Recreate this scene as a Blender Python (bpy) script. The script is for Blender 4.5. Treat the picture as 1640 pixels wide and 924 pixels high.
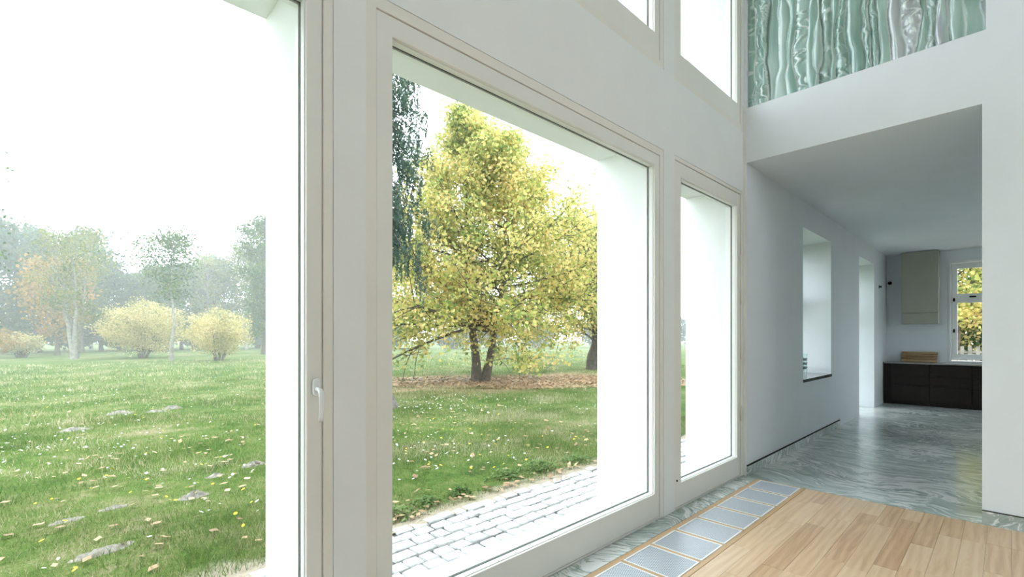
import bpy, bmesh, math, random
import numpy as np
from mathutils import Vector, Matrix

for o in list(bpy.data.objects):
    bpy.data.objects.remove(o)
scene = bpy.context.scene
COL = scene.collection
PI = math.pi

# ------------------------------------------------------------------ camera, sky, exposure
IMG_W, IMG_H, FPX, HORIZON = 1640.0, 924.0, 763.0, 539.0
cam_d = bpy.data.cameras.new('camera')
cam_d.sensor_fit = 'HORIZONTAL'
cam_d.sensor_width = 36.0
cam_d.lens = FPX / IMG_W * 36.0
cam_d.shift_y = (HORIZON - IMG_H / 2) / IMG_W
cam_d.clip_end = 400
cam = bpy.data.objects.new('camera', cam_d)
COL.objects.link(cam)
cam.location = (0, 0, 1.4)
cam.rotation_euler = (PI / 2, 0, math.radians(46.1 - 90))
scene.camera = cam

SKY = 5.4
world = bpy.data.worlds.new('overcast_sky')
scene.world = world
world.use_nodes = True
bg = world.node_tree.nodes['Background']
bg.inputs['Color'].default_value = (0.88, 0.955, 1.0, 1)
bg.inputs['Strength'].default_value = SKY

scene.view_settings.view_transform = 'Standard'
scene.view_settings.look = 'None'
scene.view_settings.gamma = 1
scene.view_settings.use_curve_mapping = False
scene.view_settings.exposure = 0.0
scene.cycles.volume_bounces = 3

# ------------------------------------------------------------------ material helpers
MATS = {}

def new_mat(name):
    m = bpy.data.materials.new(name)
    m.use_nodes = True
    m.node_tree.nodes.clear()
    MATS[name] = m
    return m, m.node_tree.nodes, m.node_tree.links

def N(nodes, kind, **kw):
    n = nodes.new(kind)
    for k, v in kw.items():
        if k.startswith('i_'):
            n.inputs[k[2:]].default_value = v
        else:
            setattr(n, k, v)
    return n

def ramp(nodes, stops, interp='LINEAR'):
    r = nodes.new('ShaderNodeValToRGB')
    r.color_ramp.interpolation = interp
    e = r.color_ramp.elements
    while len(e) < len(stops):
        e.new(0.5)
    for el, (p, c) in zip(e, stops):
        el.position = p
        el.color = (c[0], c[1], c[2], 1)
    return r

def paint(name, col, rough=0.6, spec=0.4, var=0.03, scale=3.0, bump=0.0, bscale=60, metallic=0.0, coat=0.0):
    m, n, l = new_mat(name)
    out = N(n, 'ShaderNodeOutputMaterial')
    b = N(n, 'ShaderNodeBsdfPrincipled')
    b.inputs['Roughness'].default_value = rough
    b.inputs['Specular IOR Level'].default_value = spec
    b.inputs['Metallic'].default_value = metallic
    b.inputs['Coat Weight'].default_value = coat
    geo = N(n, 'ShaderNodeNewGeometry')
    nz = N(n, 'ShaderNodeTexNoise', i_Scale=scale, i_Detail=4.0)
    l.new(geo.outputs['Position'], nz.inputs['Vector'])
    lo = [max(0, c * (1 - var)) for c in col]
    hi = [min(1, c * (1 + var)) for c in col]
    r = ramp(n, [(0.3, lo), (0.7, hi)])
    l.new(nz.outputs['Fac'], r.inputs['Fac'])
    l.new(r.outputs['Color'], b.inputs['Base Color'])
    if bump:
        nb = N(n, 'ShaderNodeTexNoise', i_Scale=bscale, i_Detail=3.0)
        l.new(geo.outputs['Position'], nb.inputs['Vector'])
        bp = N(n, 'ShaderNodeBump', i_Strength=bump, i_Distance=0.01)
        l.new(nb.outputs['Fac'], bp.inputs['Height'])
        l.new(bp.outputs['Normal'], b.inputs['Normal'])
    l.new(b.outputs['BSDF'], out.inputs['Surface'])
    return m

def foliage_mat(name, stops, transl=0.45, rough=0.55, tree_tint=0.0):
    """leaf colours picked per leaf, part of the light passes through"""
    m, n, l = new_mat(name)
    out = N(n, 'ShaderNodeOutputMaterial')
    geo = N(n, 'ShaderNodeNewGeometry')
    nz = N(n, 'ShaderNodeTexNoise', i_Scale=0.9, i_Detail=2.0)
    l.new(geo.outputs['Position'], nz.inputs['Vector'])
    a = N(n, 'ShaderNodeMath', operation='MULTIPLY_ADD')
    a.inputs[1].default_value = 1.6
    a.inputs[2].default_value = -0.8
    l.new(nz.outputs['Fac'], a.inputs[0])
    s = N(n, 'ShaderNodeMath', operation='MULTIPLY_ADD')
    s.inputs[1].default_value = 0.75
    l.new(geo.outputs['Random Per Island'], s.inputs[0])
    s2 = N(n, 'ShaderNodeMath', operation='ADD', use_clamp=True)
    s.inputs[2].default_value = 0.12
    l.new(s.outputs[0], s2.inputs[0])
    l.new(a.outputs[0], s2.inputs[1])
    r = ramp(n, stops)
    l.new(s2.outputs[0], r.inputs['Fac'])
    d = N(n, 'ShaderNodeBsdfPrincipled')
    d.inputs['Roughness'].default_value = rough
    d.inputs['Specular IOR Level'].default_value = 0.25
    t = N(n, 'ShaderNodeBsdfTranslucent')
    l.new(r.outputs['Color'], d.inputs['Base Color'])
    l.new(r.outputs['Color'], t.inputs['Color'])
    mx = N(n, 'ShaderNodeMixShader')
    mx.inputs[0].default_value = transl
    l.new(d.outputs[0], mx.inputs[1])
    l.new(t.outputs[0], mx.inputs[2])
    l.new(mx.outputs[0], out.inputs['Surface'])
    return m

def wood_mat(name, c0, c1, c2, along='X', rough=0.35, spread=0.5):
    """grain stretched along the board, tone differs from board to board"""
    m, n, l = new_mat(name)
    out = N(n, 'ShaderNodeOutputMaterial')
    b = N(n, 'ShaderNodeBsdfPrincipled')
    b.inputs['Roughness'].default_value = rough
    b.inputs['Specular IOR Level'].default_value = 0.45
    geo = N(n, 'ShaderNodeNewGeometry')
    oi = N(n, 'ShaderNodeObjectInfo')
    off = N(n, 'ShaderNodeVectorMath', operation='SCALE')
    cmb = N(n, 'ShaderNodeCombineXYZ')
    for k in range(3):
        l.new(oi.outputs['Random'], cmb.inputs[k])
    l.new(cmb.outputs[0], off.inputs[0])
    off.inputs['Scale'].default_value = 37.0
    add = N(n, 'ShaderNodeVectorMath', operation='ADD')
    l.new(geo.outputs['Position'], add.inputs[0])
    l.new(off.outputs[0], add.inputs[1])
    mp = N(n, 'ShaderNodeMapping')
    sc = {'X': (1.2, 16, 16), 'Y': (16, 1.2, 16)}[along]
    mp.inputs['Scale'].default_value = sc
    l.new(add.outputs[0], mp.inputs['Vector'])
    w = N(n, 'ShaderNodeTexNoise', i_Scale=1.6, i_Detail=5.0, i_Roughness=0.6, i_Distortion=1.2)
    l.new(mp.outputs[0], w.inputs['Vector'])
    mp2 = N(n, 'ShaderNodeMapping')
    mp2.inputs['Scale'].default_value = {'X': (0.7, 4, 4), 'Y': (4, 0.7, 4)}[along]
    l.new(add.outputs[0], mp2.inputs['Vector'])
    w2 = N(n, 'ShaderNodeTexWave', i_Scale=1.6, i_Distortion=6.0, i_Detail=2.0, bands_direction=('Y' if along == 'X' else 'X'))
    l.new(mp2.outputs[0], w2.inputs['Vector'])
    mixv = N(n, 'ShaderNodeMath', operation='MULTIPLY_ADD')
    l.new(w2.outputs['Fac'], mixv.inputs[0])
    mixv.inputs[1].default_value = 0.22
    l.new(w.outputs['Fac'], mixv.inputs[2])
    tone = N(n, 'ShaderNodeMath', operation='MULTIPLY_ADD')
    l.new(oi.outputs['Random'], tone.inputs[0])
    tone.inputs[1].default_value = spread
    tone.inputs[2].default_value = -spread / 2 - 0.11
    s = N(n, 'ShaderNodeMath', operation='ADD', use_clamp=True)
    l.new(mixv.outputs[0], s.inputs[0])
    l.new(tone.outputs[0], s.inputs[1])
    r = ramp(n, [(0.15, c0), (0.5, c1), (0.85, c2)])
    l.new(s.outputs[0], r.inputs['Fac'])
    l.new(r.outputs['Color'], b.inputs['Base Color'])
    l.new(b.outputs['BSDF'], out.inputs['Surface'])
    return m

def marble_mat(name, rough=0.16, angle=-0.35):
    m, n, l = new_mat(name)
    out = N(n, 'ShaderNodeOutputMaterial')
    b = N(n, 'ShaderNodeBsdfPrincipled')
    b.inputs['Roughness'].default_value = rough
    b.inputs['Specular IOR Level'].default_value = 0.5
    geo = N(n, 'ShaderNodeNewGeometry')
    mp = N(n, 'ShaderNodeMapping')
    mp.inputs['Rotation'].default_value = (0, 0, angle)
    mp.inputs['Scale'].default_value = (3.0, 0.7, 2.0)
    l.new(geo.outputs['Position'], mp.inputs['Vector'])
    n1 = N(n, 'ShaderNodeTexNoise', i_Scale=0.75, i_Detail=3.0)
    l.new(geo.outputs['Position'], n1.inputs['Vector'])
    warp = N(n, 'ShaderNodeVectorMath', operation='MULTIPLY_ADD')
    warp.inputs[1].default_value = (5.5, 3.6, 0.6)
    l.new(n1.outputs['Color'], warp.inputs[0])
    l.new(mp.outputs[0], warp.inputs[2])
    n2 = N(n, 'ShaderNodeTexNoise', i_Scale=3.4, i_Detail=9.0, i_Roughness=0.66, i_Distortion=0.5)
    l.new(warp.outputs[0], n2.inputs['Vector'])
    r = ramp(n, [(0.26, (0.15, 0.20, 0.18)), (0.42, (0.32, 0.385, 0.36)), (0.54, (0.44, 0.50, 0.475)), (0.60, (0.54, 0.595, 0.575)), (0.66, (0.86, 0.88, 0.875))])
    l.new(n2.outputs['Fac'], r.inputs['Fac'])
    mpf = N(n, 'ShaderNodeMapping')
    mpf.inputs['Scale'].default_value = (3.4, 1.5, 2.0)
    l.new(warp.outputs[0], mpf.inputs['Vector'])
    nf = N(n, 'ShaderNodeTexNoise', i_Scale=2.6, i_Detail=6.0, i_Roughness=0.6, i_Distortion=1.2)
    l.new(mpf.outputs[0], nf.inputs['Vector'])
    msk = N(n, 'ShaderNodeTexNoise', i_Scale=0.9, i_Detail=2.0)
    l.new(geo.outputs['Position'], msk.inputs['Vector'])
    fs = N(n, 'ShaderNodeMath', operation='MULTIPLY_ADD')
    fs.inputs[1].default_value = 0.5
    l.new(msk.outputs['Fac'], fs.inputs[0])
    l.new(nf.outputs['Fac'], fs.inputs[2])
    rf = ramp(n, [(0.76, (0, 0, 0)), (0.82, (0.8, 0.8, 0.8))])
    l.new(fs.outputs[0], rf.inputs['Fac'])
    mxf = N(n, 'ShaderNodeMix', data_type='RGBA')
    l.new(rf.outputs['Color'], mxf.inputs[0])
    l.new(r.outputs['Color'], mxf.inputs[6])
    mxf.inputs[7].default_value = (0.88, 0.90, 0.90, 1)
    l.new(mxf.outputs[2], b.inputs['Base Color'])
    l.new(b.outputs['BSDF'], out.inputs['Surface'])
    return m

def glass_mat(name, tint=(0.98, 0.99, 0.988), refl=1.0):
    """thin pane: straight transmission plus surface reflection by angle"""
    m, n, l = new_mat(name)
    out = N(n, 'ShaderNodeOutputMaterial')
    t = N(n, 'ShaderNodeBsdfTransparent')
    t.inputs['Color'].default_value = (*tint, 1)
    g = N(n, 'ShaderNodeBsdfGlossy')
    g.inputs['Roughness'].default_value = 0.0
    lw = N(n, 'ShaderNodeLayerWeight', i_Blend=0.5)
    p5 = N(n, 'ShaderNodeMath', operation='POWER')
    p5.inputs[1].default_value = 5.0
    l.new(lw.outputs['Facing'], p5.inputs[0])
    k = N(n, 'ShaderNodeMath', operation='MULTIPLY_ADD')
    k.inputs[1].default_value = 0.6 * refl
    k.inputs[2].default_value = 0.02 * refl
    l.new(p5.outputs[0], k.inputs[0])
    mx = N(n, 'ShaderNodeMixShader')
    l.new(k.outputs[0], mx.inputs[0])
    l.new(t.outputs[0], mx.inputs[1])
    l.new(g.outputs[0], mx.inputs[2])
    l.new(mx.outputs[0], out.inputs['Surface'])
    return m

WALL = paint('wall_paint', (0.84, 0.85, 0.845), rough=0.75, spec=0.2, var=0.015, bump=0.04, bscale=25)
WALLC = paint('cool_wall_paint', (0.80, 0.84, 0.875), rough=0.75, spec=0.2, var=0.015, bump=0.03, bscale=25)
OUTW = paint('outdoor_render', (0.89, 0.90, 0.905), rough=0.8, spec=0.2, var=0.01, bump=0.03, bscale=40)
FRAME = paint('beige_frame_paint', (0.82, 0.81, 0.765), rough=0.5, spec=0.35, var=0.03, scale=2.0)
CASING = paint('casing_paint', (0.82, 0.795, 0.74), rough=0.5, spec=0.35, var=0.03, scale=2.0)
JOINTP = paint('joint_shade_paint', (0.42, 0.385, 0.34), rough=0.7)  # darker casing tone for the shade in the sash joints
BEAD = paint('white_bead_paint', (0.86, 0.87, 0.85), rough=0.4, var=0.01)
GASKET = paint('dark_gasket', (0.10, 0.13, 0.12), rough=0.6)
WHITE = paint('white_enamel', (0.86, 0.87, 0.88), rough=0.22, spec=0.5, var=0.01, coat=0.3)
SILL = paint('pale_stone', (0.72, 0.74, 0.74), rough=0.5, var=0.06, scale=12)
DARKSTONE = paint('dark_polished_stone', (0.16, 0.17, 0.165), rough=0.12, spec=0.6, var=0.15, scale=14)
WOOD = wood_mat('larch_board', (0.50, 0.31, 0.175), (0.66, 0.455, 0.28), (0.75, 0.565, 0.385), 'X', rough=0.33, spread=0.45)
WOODY = wood_mat('larch_rail', (0.42, 0.25, 0.12), (0.57, 0.37, 0.20), (0.66, 0.45, 0.27), 'Y', rough=0.4, spread=0.3)
WOODR = wood_mat('larch_edge_rail', (0.40, 0.24, 0.115), (0.55, 0.36, 0.19), (0.64, 0.43, 0.25), 'X', rough=0.4, spread=0.3)
SUBFLOOR = paint('floor_joint', (0.10, 0.06, 0.035), rough=0.9)
MARBLE = marble_mat('green_grey_marble')
MARBLE_SK = marble_mat('marble_skirting', rough=0.3)
PANE = glass_mat('window_glass')
GLASSW = glass_mat('drinking_glass', (0.93, 0.97, 0.97), refl=1.6)
DARKCAB = paint('dark_stained_oak', (0.011, 0.0072, 0.0065), rough=0.45, spec=0.3, var=0.25, scale=20)
DARKGAP = paint('black_gap', (0.006, 0.005, 0.005), rough=0.9)
HOODP = paint('khaki_lacquer', (0.37, 0.375, 0.315), rough=0.4, var=0.03)
WORKTOP = paint('grey_worktop', (0.24, 0.235, 0.225), rough=0.28, spec=0.5, var=0.1, scale=18)
BOARDW = wood_mat('oak_slat', (0.24, 0.145, 0.07), (0.40, 0.265, 0.14), (0.52, 0.37, 0.21), 'Y', rough=0.5, spread=0.4)
IRON = paint('dark_iron', (0.03, 0.03, 0.03), rough=0.4, metallic=0.4)
STEELF = paint('brushed_steel_edge', (0.86, 0.86, 0.85), rough=0.4, spec=0.5, var=0.02)
TREETRUNK = paint('bark_dark', (0.085, 0.07, 0.055), rough=0.9, var=0.45, scale=9, bump=0.8, bscale=14)
BARKPALE = paint('bark_pale', (0.22, 0.21, 0.18), rough=0.9, var=0.35, scale=6, bump=0.6, bscale=12)
SPRUCEBARK = paint('bark_spruce', (0.17, 0.155, 0.14), rough=0.95, var=0.4, scale=18, bump=1.0, bscale=22)
EARTH = paint('dry_sandy_soil', (0.27, 0.25, 0.22), rough=1.0, var=0.35, scale=22, bump=1.0, bscale=50)
JOINT = paint('sandy_joint', (0.085, 0.088, 0.08), rough=1.0, var=0.35, scale=14)

# perforated plate: fine dark holes in a pale grey plate
def perforated():
    m, n, l = new_mat('perforated_plate')
    out = N(n, 'ShaderNodeOutputMaterial')
    b = N(n, 'ShaderNodeBsdfPrincipled')
    b.inputs['Metallic'].default_value = 0.25
    b.inputs['Roughness'].default_value = 0.38
    geo = N(n, 'ShaderNodeNewGeometry')
    mp = N(n, 'ShaderNodeMapping')
    k = 2 * PI / 0.0105
    mp.inputs['Rotation'].default_value = (0, 0, PI / 4)
    mp.inputs['Scale'].default_value = (k, k, 1)
    l.new(geo.outputs['Position'], mp.inputs['Vector'])
    sp = N(n, 'ShaderNodeSeparateXYZ')
    l.new(mp.outputs[0], sp.inputs[0])
    s = []
    for ax in ('X', 'Y'):
        q = N(n, 'ShaderNodeMath', operation='SINE')
        l.new(sp.outputs[ax], q.inputs[0])
        s.append(q)
    ad = N(n, 'ShaderNodeMath', operation='ADD')
    l.new(s[0].outputs[0], ad.inputs[0])
    l.new(s[1].outputs[0], ad.inputs[1])
    gt = N(n, 'ShaderNodeMath', operation='GREATER_THAN')
    gt.inputs[1].default_value = 0.6
    l.new(ad.outputs[0], gt.inputs[0])
    r = ramp(n, [(0.0, (0.60, 0.65, 0.72)), (1.0, (0.10, 0.11, 0.125))])
    l.new(gt.outputs[0], r.inputs['Fac'])
    l.new(r.outputs['Color'], b.inputs['Base Color'])
    l.new(b.outputs[0], out.inputs['Surface'])
    return m
PERF = perforated()

# cast glass: teal and smoky grey pieces with pale fractured ridges and painted glints
def cast_glass():
    m, n, l = new_mat('cast_green_glass')
    out = N(n, 'ShaderNodeOutputMaterial')
    b = N(n, 'ShaderNodeBsdfPrincipled')
    b.inputs['Roughness'].default_value = 0.10
    b.inputs['Specular IOR Level'].default_value = 0.8
    b.inputs['Coat Weight'].default_value = 0.4
    b.inputs['Coat Roughness'].default_value = 0.05
    geo = N(n, 'ShaderNodeNewGeometry')
    tone = N(n, 'ShaderNodeAttribute', attribute_name='tone')
    mp = N(n, 'ShaderNodeMapping')
    mp.inputs['Scale'].default_value = (5, 14.0, 1.6)
    l.new(geo.outputs['Position'], mp.inputs['Vector'])
    nz = N(n, 'ShaderNodeTexNoise', i_Scale=1.0, i_Detail=5.0, i_Distortion=0.8)
    l.new(mp.outputs[0], nz.inputs['Vector'])
    ad = N(n, 'ShaderNodeMath', operation='MULTIPLY_ADD')
    ad.inputs[1].default_value = 0.55
    l.new(nz.outputs['Fac'], ad.inputs[0])
    l.new(tone.outputs['Fac'], ad.inputs[2])
    r = ramp(n, [(0.25, (0.17, 0.31, 0.265)), (0.46, (0.27, 0.43, 0.385)), (0.66, (0.42, 0.57, 0.535)), (0.80, (0.35, 0.385, 0.41)), (1.0, (0.50, 0.56, 0.57))])
    l.new(ad.outputs[0], r.inputs['Fac'])
    at = N(n, 'ShaderNodeAttribute', attribute_name='ridge_glint')
    mx = N(n, 'ShaderNodeMix', data_type='RGBA')
    l.new(at.outputs['Fac'], mx.inputs[0])
    l.new(r.outputs['Color'], mx.inputs[6])
    mx.inputs[7].default_value = (0.80, 0.90, 0.89, 1)
    l.new(mx.outputs[2], b.inputs['Base Color'])
    l.new(b.outputs[0], out.inputs['Surface'])
    return m
CASTGLASS = cast_glass()

# lawn soil and short turf
def lawn_mat():
    m, n, l = new_mat('lawn_turf')
    out = N(n, 'ShaderNodeOutputMaterial')
    b = N(n, 'ShaderNodeBsdfPrincipled')
    b.inputs['Roughness'].default_value = 0.95
    b.inputs['Specular IOR Level'].default_value = 0.1
    geo = N(n, 'ShaderNodeNewGeometry')
    big = N(n, 'ShaderNodeTexNoise', i_Scale=0.32, i_Detail=4.0, i_Roughness=0.6)
    mid = N(n, 'ShaderNodeTexNoise', i_Scale=2.2, i_Detail=6.0, i_Roughness=0.65)
    fine = N(n, 'ShaderNodeTexNoise', i_Scale=34.0, i_Detail=3.0)
    for q in (big, mid, fine):
        l.new(geo.outputs['Position'], q.inputs['Vector'])
    a = N(n, 'ShaderNodeMath', operation='MULTIPLY_ADD')
    a.inputs[1].default_value = 0.7
    l.new(mid.outputs['Fac'], a.inputs[0])
    h = N(n, 'ShaderNodeMath', operation='MULTIPLY_ADD')
    h.inputs[1].default_value = 0.75
    h.inputs[2].default_value = -0.42
    l.new(big.outputs['Fac'], h.inputs[0])
    l.new(h.outputs[0], a.inputs[2])
    a2 = N(n, 'ShaderNodeMath', operation='MULTIPLY_ADD')
    a2.inputs[1].default_value = 0.32
    l.new(fine.outputs['Fac'], a2.inputs[0])
    l.new(a.outputs[0], a2.inputs[2])
    r = ramp(n, [(0.28, (0.036, 0.075, 0.015)), (0.42, (0.074, 0.128, 0.025)), (0.53, (0.125, 0.155, 0.050)), (0.63, (0.22, 0.20, 0.112))])
    l.new(a2.outputs[0], r.inputs['Fac'])
    # bare soil with fallen leaves below the oak, and trodden soil along the path edge
    vs = N(n, 'ShaderNodeVectorMath', operation='SUBTRACT')
    vs.inputs[1].default_value = (10.6, 10.6, 0)
    l.new(geo.outputs['Position'], vs.inputs[0])
    mp = N(n, 'ShaderNodeMapping', vector_type='POINT')
    mp.inputs['Rotation'].default_value = (0, 0, math.radians(42))
    mp.inputs['Scale'].default_value = (1 / 5.2, 1 / 2.0, 0)
    l.new(vs.outputs[0], mp.inputs['Vector'])
    ln = N(n, 'ShaderNodeVectorMath', operation='LENGTH')
    l.new(mp.outputs[0], ln.inputs[0])
    w = N(n, 'ShaderNodeMath', operation='MULTIPLY_ADD')
    w.inputs[1].default_value = 0.9
    l.new(mid.outputs['Fac'], w.inputs[0])
    l.new(ln.outputs['Value'], w.inputs[2])
    mr = N(n, 'ShaderNodeMapRange')
    mr.inputs['From Min'].default_value = 1.15
    mr.inputs['From Max'].default_value = 1.55
    mr.inputs['To Min'].default_value = 1.0
    mr.inputs['To Max'].default_value = 0.0
    l.new(w.outputs[0], mr.inputs['Value'])
    mx = N(n, 'ShaderNodeMix', data_type='RGBA')
    l.new(mr.outputs[0], mx.inputs[0])
    l.new(r.outputs['Color'], mx.inputs[6])
    mx.inputs[7].default_value = (0.36, 0.26, 0.165, 1)
    # bare sandy soil in patches along the path edge
    sx = N(n, 'ShaderNodeSeparateXYZ')
    l.new(geo.outputs['Position'], sx.inputs[0])
    ed = N(n, 'ShaderNodeMath', operation='MULTIPLY_ADD')
    ed.inputs[1].default_value = 0.7
    l.new(mid.outputs['Fac'], ed.inputs[0])
    l.new(sx.outputs['Y'], ed.inputs[2])
    mr2 = N(n, 'ShaderNodeMapRange')
    mr2.inputs['From Min'].default_value = 3.56
    mr2.inputs['From Max'].default_value = 3.74
    mr2.inputs['To Min'].default_value = 1.0
    mr2.inputs['To Max'].default_value = 0.0
    l.new(ed.outputs[0], mr2.inputs['Value'])
    mx2 = N(n, 'ShaderNodeMix', data_type='RGBA')
    l.new(mr2.outputs[0], mx2.inputs[0])
    l.new(mx.outputs[2], mx2.inputs[6])
    mx2.inputs[7].default_value = (0.36, 0.315, 0.24, 1)
    l.new(mx2.outputs[2], b.inputs['Base Color'])
    bp = N(n, 'ShaderNodeBump', i_Strength=0.7, i_Distance=0.04)
    l.new(fine.outputs['Fac'], bp.inputs['Height'])
    l.new(bp.outputs['Normal'], b.inputs['Normal'])
    l.new(b.outputs[0], out.inputs['Surface'])
    return m
LAWN = lawn_mat()

# granite setts
def sett_mat():
    m, n, l = new_mat('granite_sett')
    out = N(n, 'ShaderNodeOutputMaterial')
    b = N(n, 'ShaderNodeBsdfPrincipled')
    b.inputs['Roughness'].default_value = 0.7
    geo = N(n, 'ShaderNodeNewGeometry')
    oi = N(n, 'ShaderNodeObjectInfo')
    nz = N(n, 'ShaderNodeTexNoise', i_Scale=45.0, i_Detail=4.0)
    l.new(geo.outputs['Position'], nz.inputs['Vector'])
    s = N(n, 'ShaderNodeMath', operation='MULTIPLY_ADD')
    s.inputs[1].default_value = 0.4
    l.new(oi.outputs['Random'], s.inputs[0])
    l.new(nz.outputs['Fac'], s.inputs[2])
    r = ramp(n, [(0.35, (0.38, 0.385, 0.385)), (0.7, (0.48, 0.485, 0.485)), (1.0, (0.56, 0.56, 0.56))])
    l.new(s.outputs[0], r.inputs['Fac'])
    l.new(r.outputs['Color'], b.inputs['Base Color'])
    bp = N(n, 'ShaderNodeBump', i_Strength=0.5, i_Distance=0.008)
    l.new(nz.outputs['Fac'], bp.inputs['Height'])
    l.new(bp.outputs['Normal'], b.inputs['Normal'])
    l.new(b.outputs[0], out.inputs['Surface'])
    return m
SETT = sett_mat()

GRASS = foliage_mat('grass_blades', [(0.0, (0.062, 0.135, 0.036)), (0.36, (0.125, 0.205, 0.048)), (0.62, (0.225, 0.265, 0.095)), (0.82, (0.46, 0.41, 0.26)), (1.0, (0.58, 0.52, 0.38))], 0.4)
OAKLEAF = foliage_mat('autumn_oak_leaves', [(0.0, (0.18, 0.26, 0.075)), (0.32, (0.40, 0.45, 0.13)), (0.6, (0.65, 0.58, 0.20)), (1.0, (0.80, 0.60, 0.27))], 0.55)
YELLOWLEAF = foliage_mat('yellow_bush_leaves', [(0.0, (0.24, 0.25, 0.09)), (0.4, (0.48, 0.43, 0.18)), (1.0, (0.70, 0.58, 0.32))], 0.5)
GREENLEAF = foliage_mat('green_leaves', [(0.0, (0.030, 0.075, 0.028)), (0.5, (0.062, 0.125, 0.040)), (1.0, (0.16, 0.20, 0.05))], 0.45)
BLUEGREEN = foliage_mat('blue_green_leaves', [(0.0, (0.028, 0.070, 0.045)), (0.6, (0.055, 0.105, 0.062)), (1.0, (0.12, 0.15, 0.06))], 0.4)
OLIVELEAF = foliage_mat('olive_leaves', [(0.0, (0.07, 0.11, 0.035)), (0.5, (0.15, 0.185, 0.05)), (1.0, (0.30, 0.26, 0.08))], 0.45)
ORANGELEAF = foliage_mat('orange_leaves', [(0.0, (0.16, 0.13, 0.03)), (0.5, (0.34, 0.215, 0.055)), (1.0, (0.44, 0.26, 0.08))], 0.45)
SPRUCELEAF = foliage_mat('spruce_needles', [(0.0, (0.035, 0.075, 0.058)), (0.6, (0.075, 0.125, 0.095)), (1.0, (0.14, 0.18, 0.12))], 0.25)
LITTER = foliage_mat('fallen_leaves', [(0.0, (0.26, 0.16, 0.09)), (0.5, (0.44, 0.29, 0.17)), (1.0, (0.60, 0.44, 0.28))], 0.15)
WEEDLEAF = foliage_mat('weed_leaves', [(0.0, (0.07, 0.15, 0.04)), (0.5, (0.13, 0.23, 0.06)), (1.0, (0.26, 0.33, 0.12))], 0.4)
DAISY = paint('daisy_petals', (0.62, 0.63, 0.58), rough=0.8)
DANDEL = paint('yellow_petals', (0.60, 0.46, 0.03), rough=0.8)

# ------------------------------------------------------------------ geometry helpers
def link(name, me, mat=None, parent=None, **props):
    o = bpy.data.objects.new(name, me)
    COL.objects.link(o)
    if mat is not None and me is not None and not me.materials:
        me.materials.append(mat)
    if parent is not None:
        o.parent = parent
    for k, v in props.items():
        o[k] = v
    return o

def empty(name, loc=(0, 0, 0), **props):
    o = bpy.data.objects.new(name, None)
    o.empty_display_size = 0.1
    COL.objects.link(o)
    o.location = loc
    for k, v in props.items():
        o[k] = v
    return o

def np_mesh(name, verts, faces, smooth=False):
    """fast mesh from arrays; faces is (n,k)"""
    verts = np.asarray(verts, dtype=np.float32).reshape(-1, 3)
    faces = np.asarray(faces, dtype=np.int32)
    nf, k = faces.shape
    me = bpy.data.meshes.new(name)
    me.vertices.add(len(verts))
    me.vertices.foreach_set('co', verts.ravel())
    me.loops.add(nf * k)
    me.loops.foreach_set('vertex_index', faces.ravel())
    me.polygons.add(nf)
    me.polygons.foreach_set('loop_start', np.arange(0, nf * k, k, dtype=np.int32))
    if smooth:
        me.polygons.foreach_set('use_smooth', np.ones(nf, dtype=bool))
    me.update(calc_edges=True)
    return me

def bm_mesh(name, bm, smooth=False):
    me = bpy.data.meshes.new(name)
    if smooth:
        for f in bm.faces:
            f.smooth = True
    bm.to_mesh(me)
    bm.free()
    return me

def add_box(bm, x0, x1, y0, y1, z0, z1):
    vs = [bm.verts.new(p) for p in ((x0, y0, z0), (x1, y0, z0), (x1, y1, z0), (x0, y1, z0), (x0, y0, z1), (x1, y0, z1), (x1, y1, z1), (x0, y1, z1))]
    for f in ((0, 3, 2, 1), (4, 5, 6, 7), (0, 1, 5, 4), (1, 2, 6, 5), (2, 3, 7, 6), (3, 0, 4, 7)):
        bm.faces.new([vs[i] for i in f])

def box(name, x0, x1, y0, y1, z0, z1, mat, parent=None, bevel=0.0, seg=2, **props):
    bm = bmesh.new()
    add_box(bm, x0, x1, y0, y1, z0, z1)
    if bevel:
        bmesh.ops.bevel(bm, geom=bm.edges[:], offset=bevel, segments=seg, affect='EDGES', profile=0.6)
    return link(name, bm_mesh(name, bm), mat, parent, **props)

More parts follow.
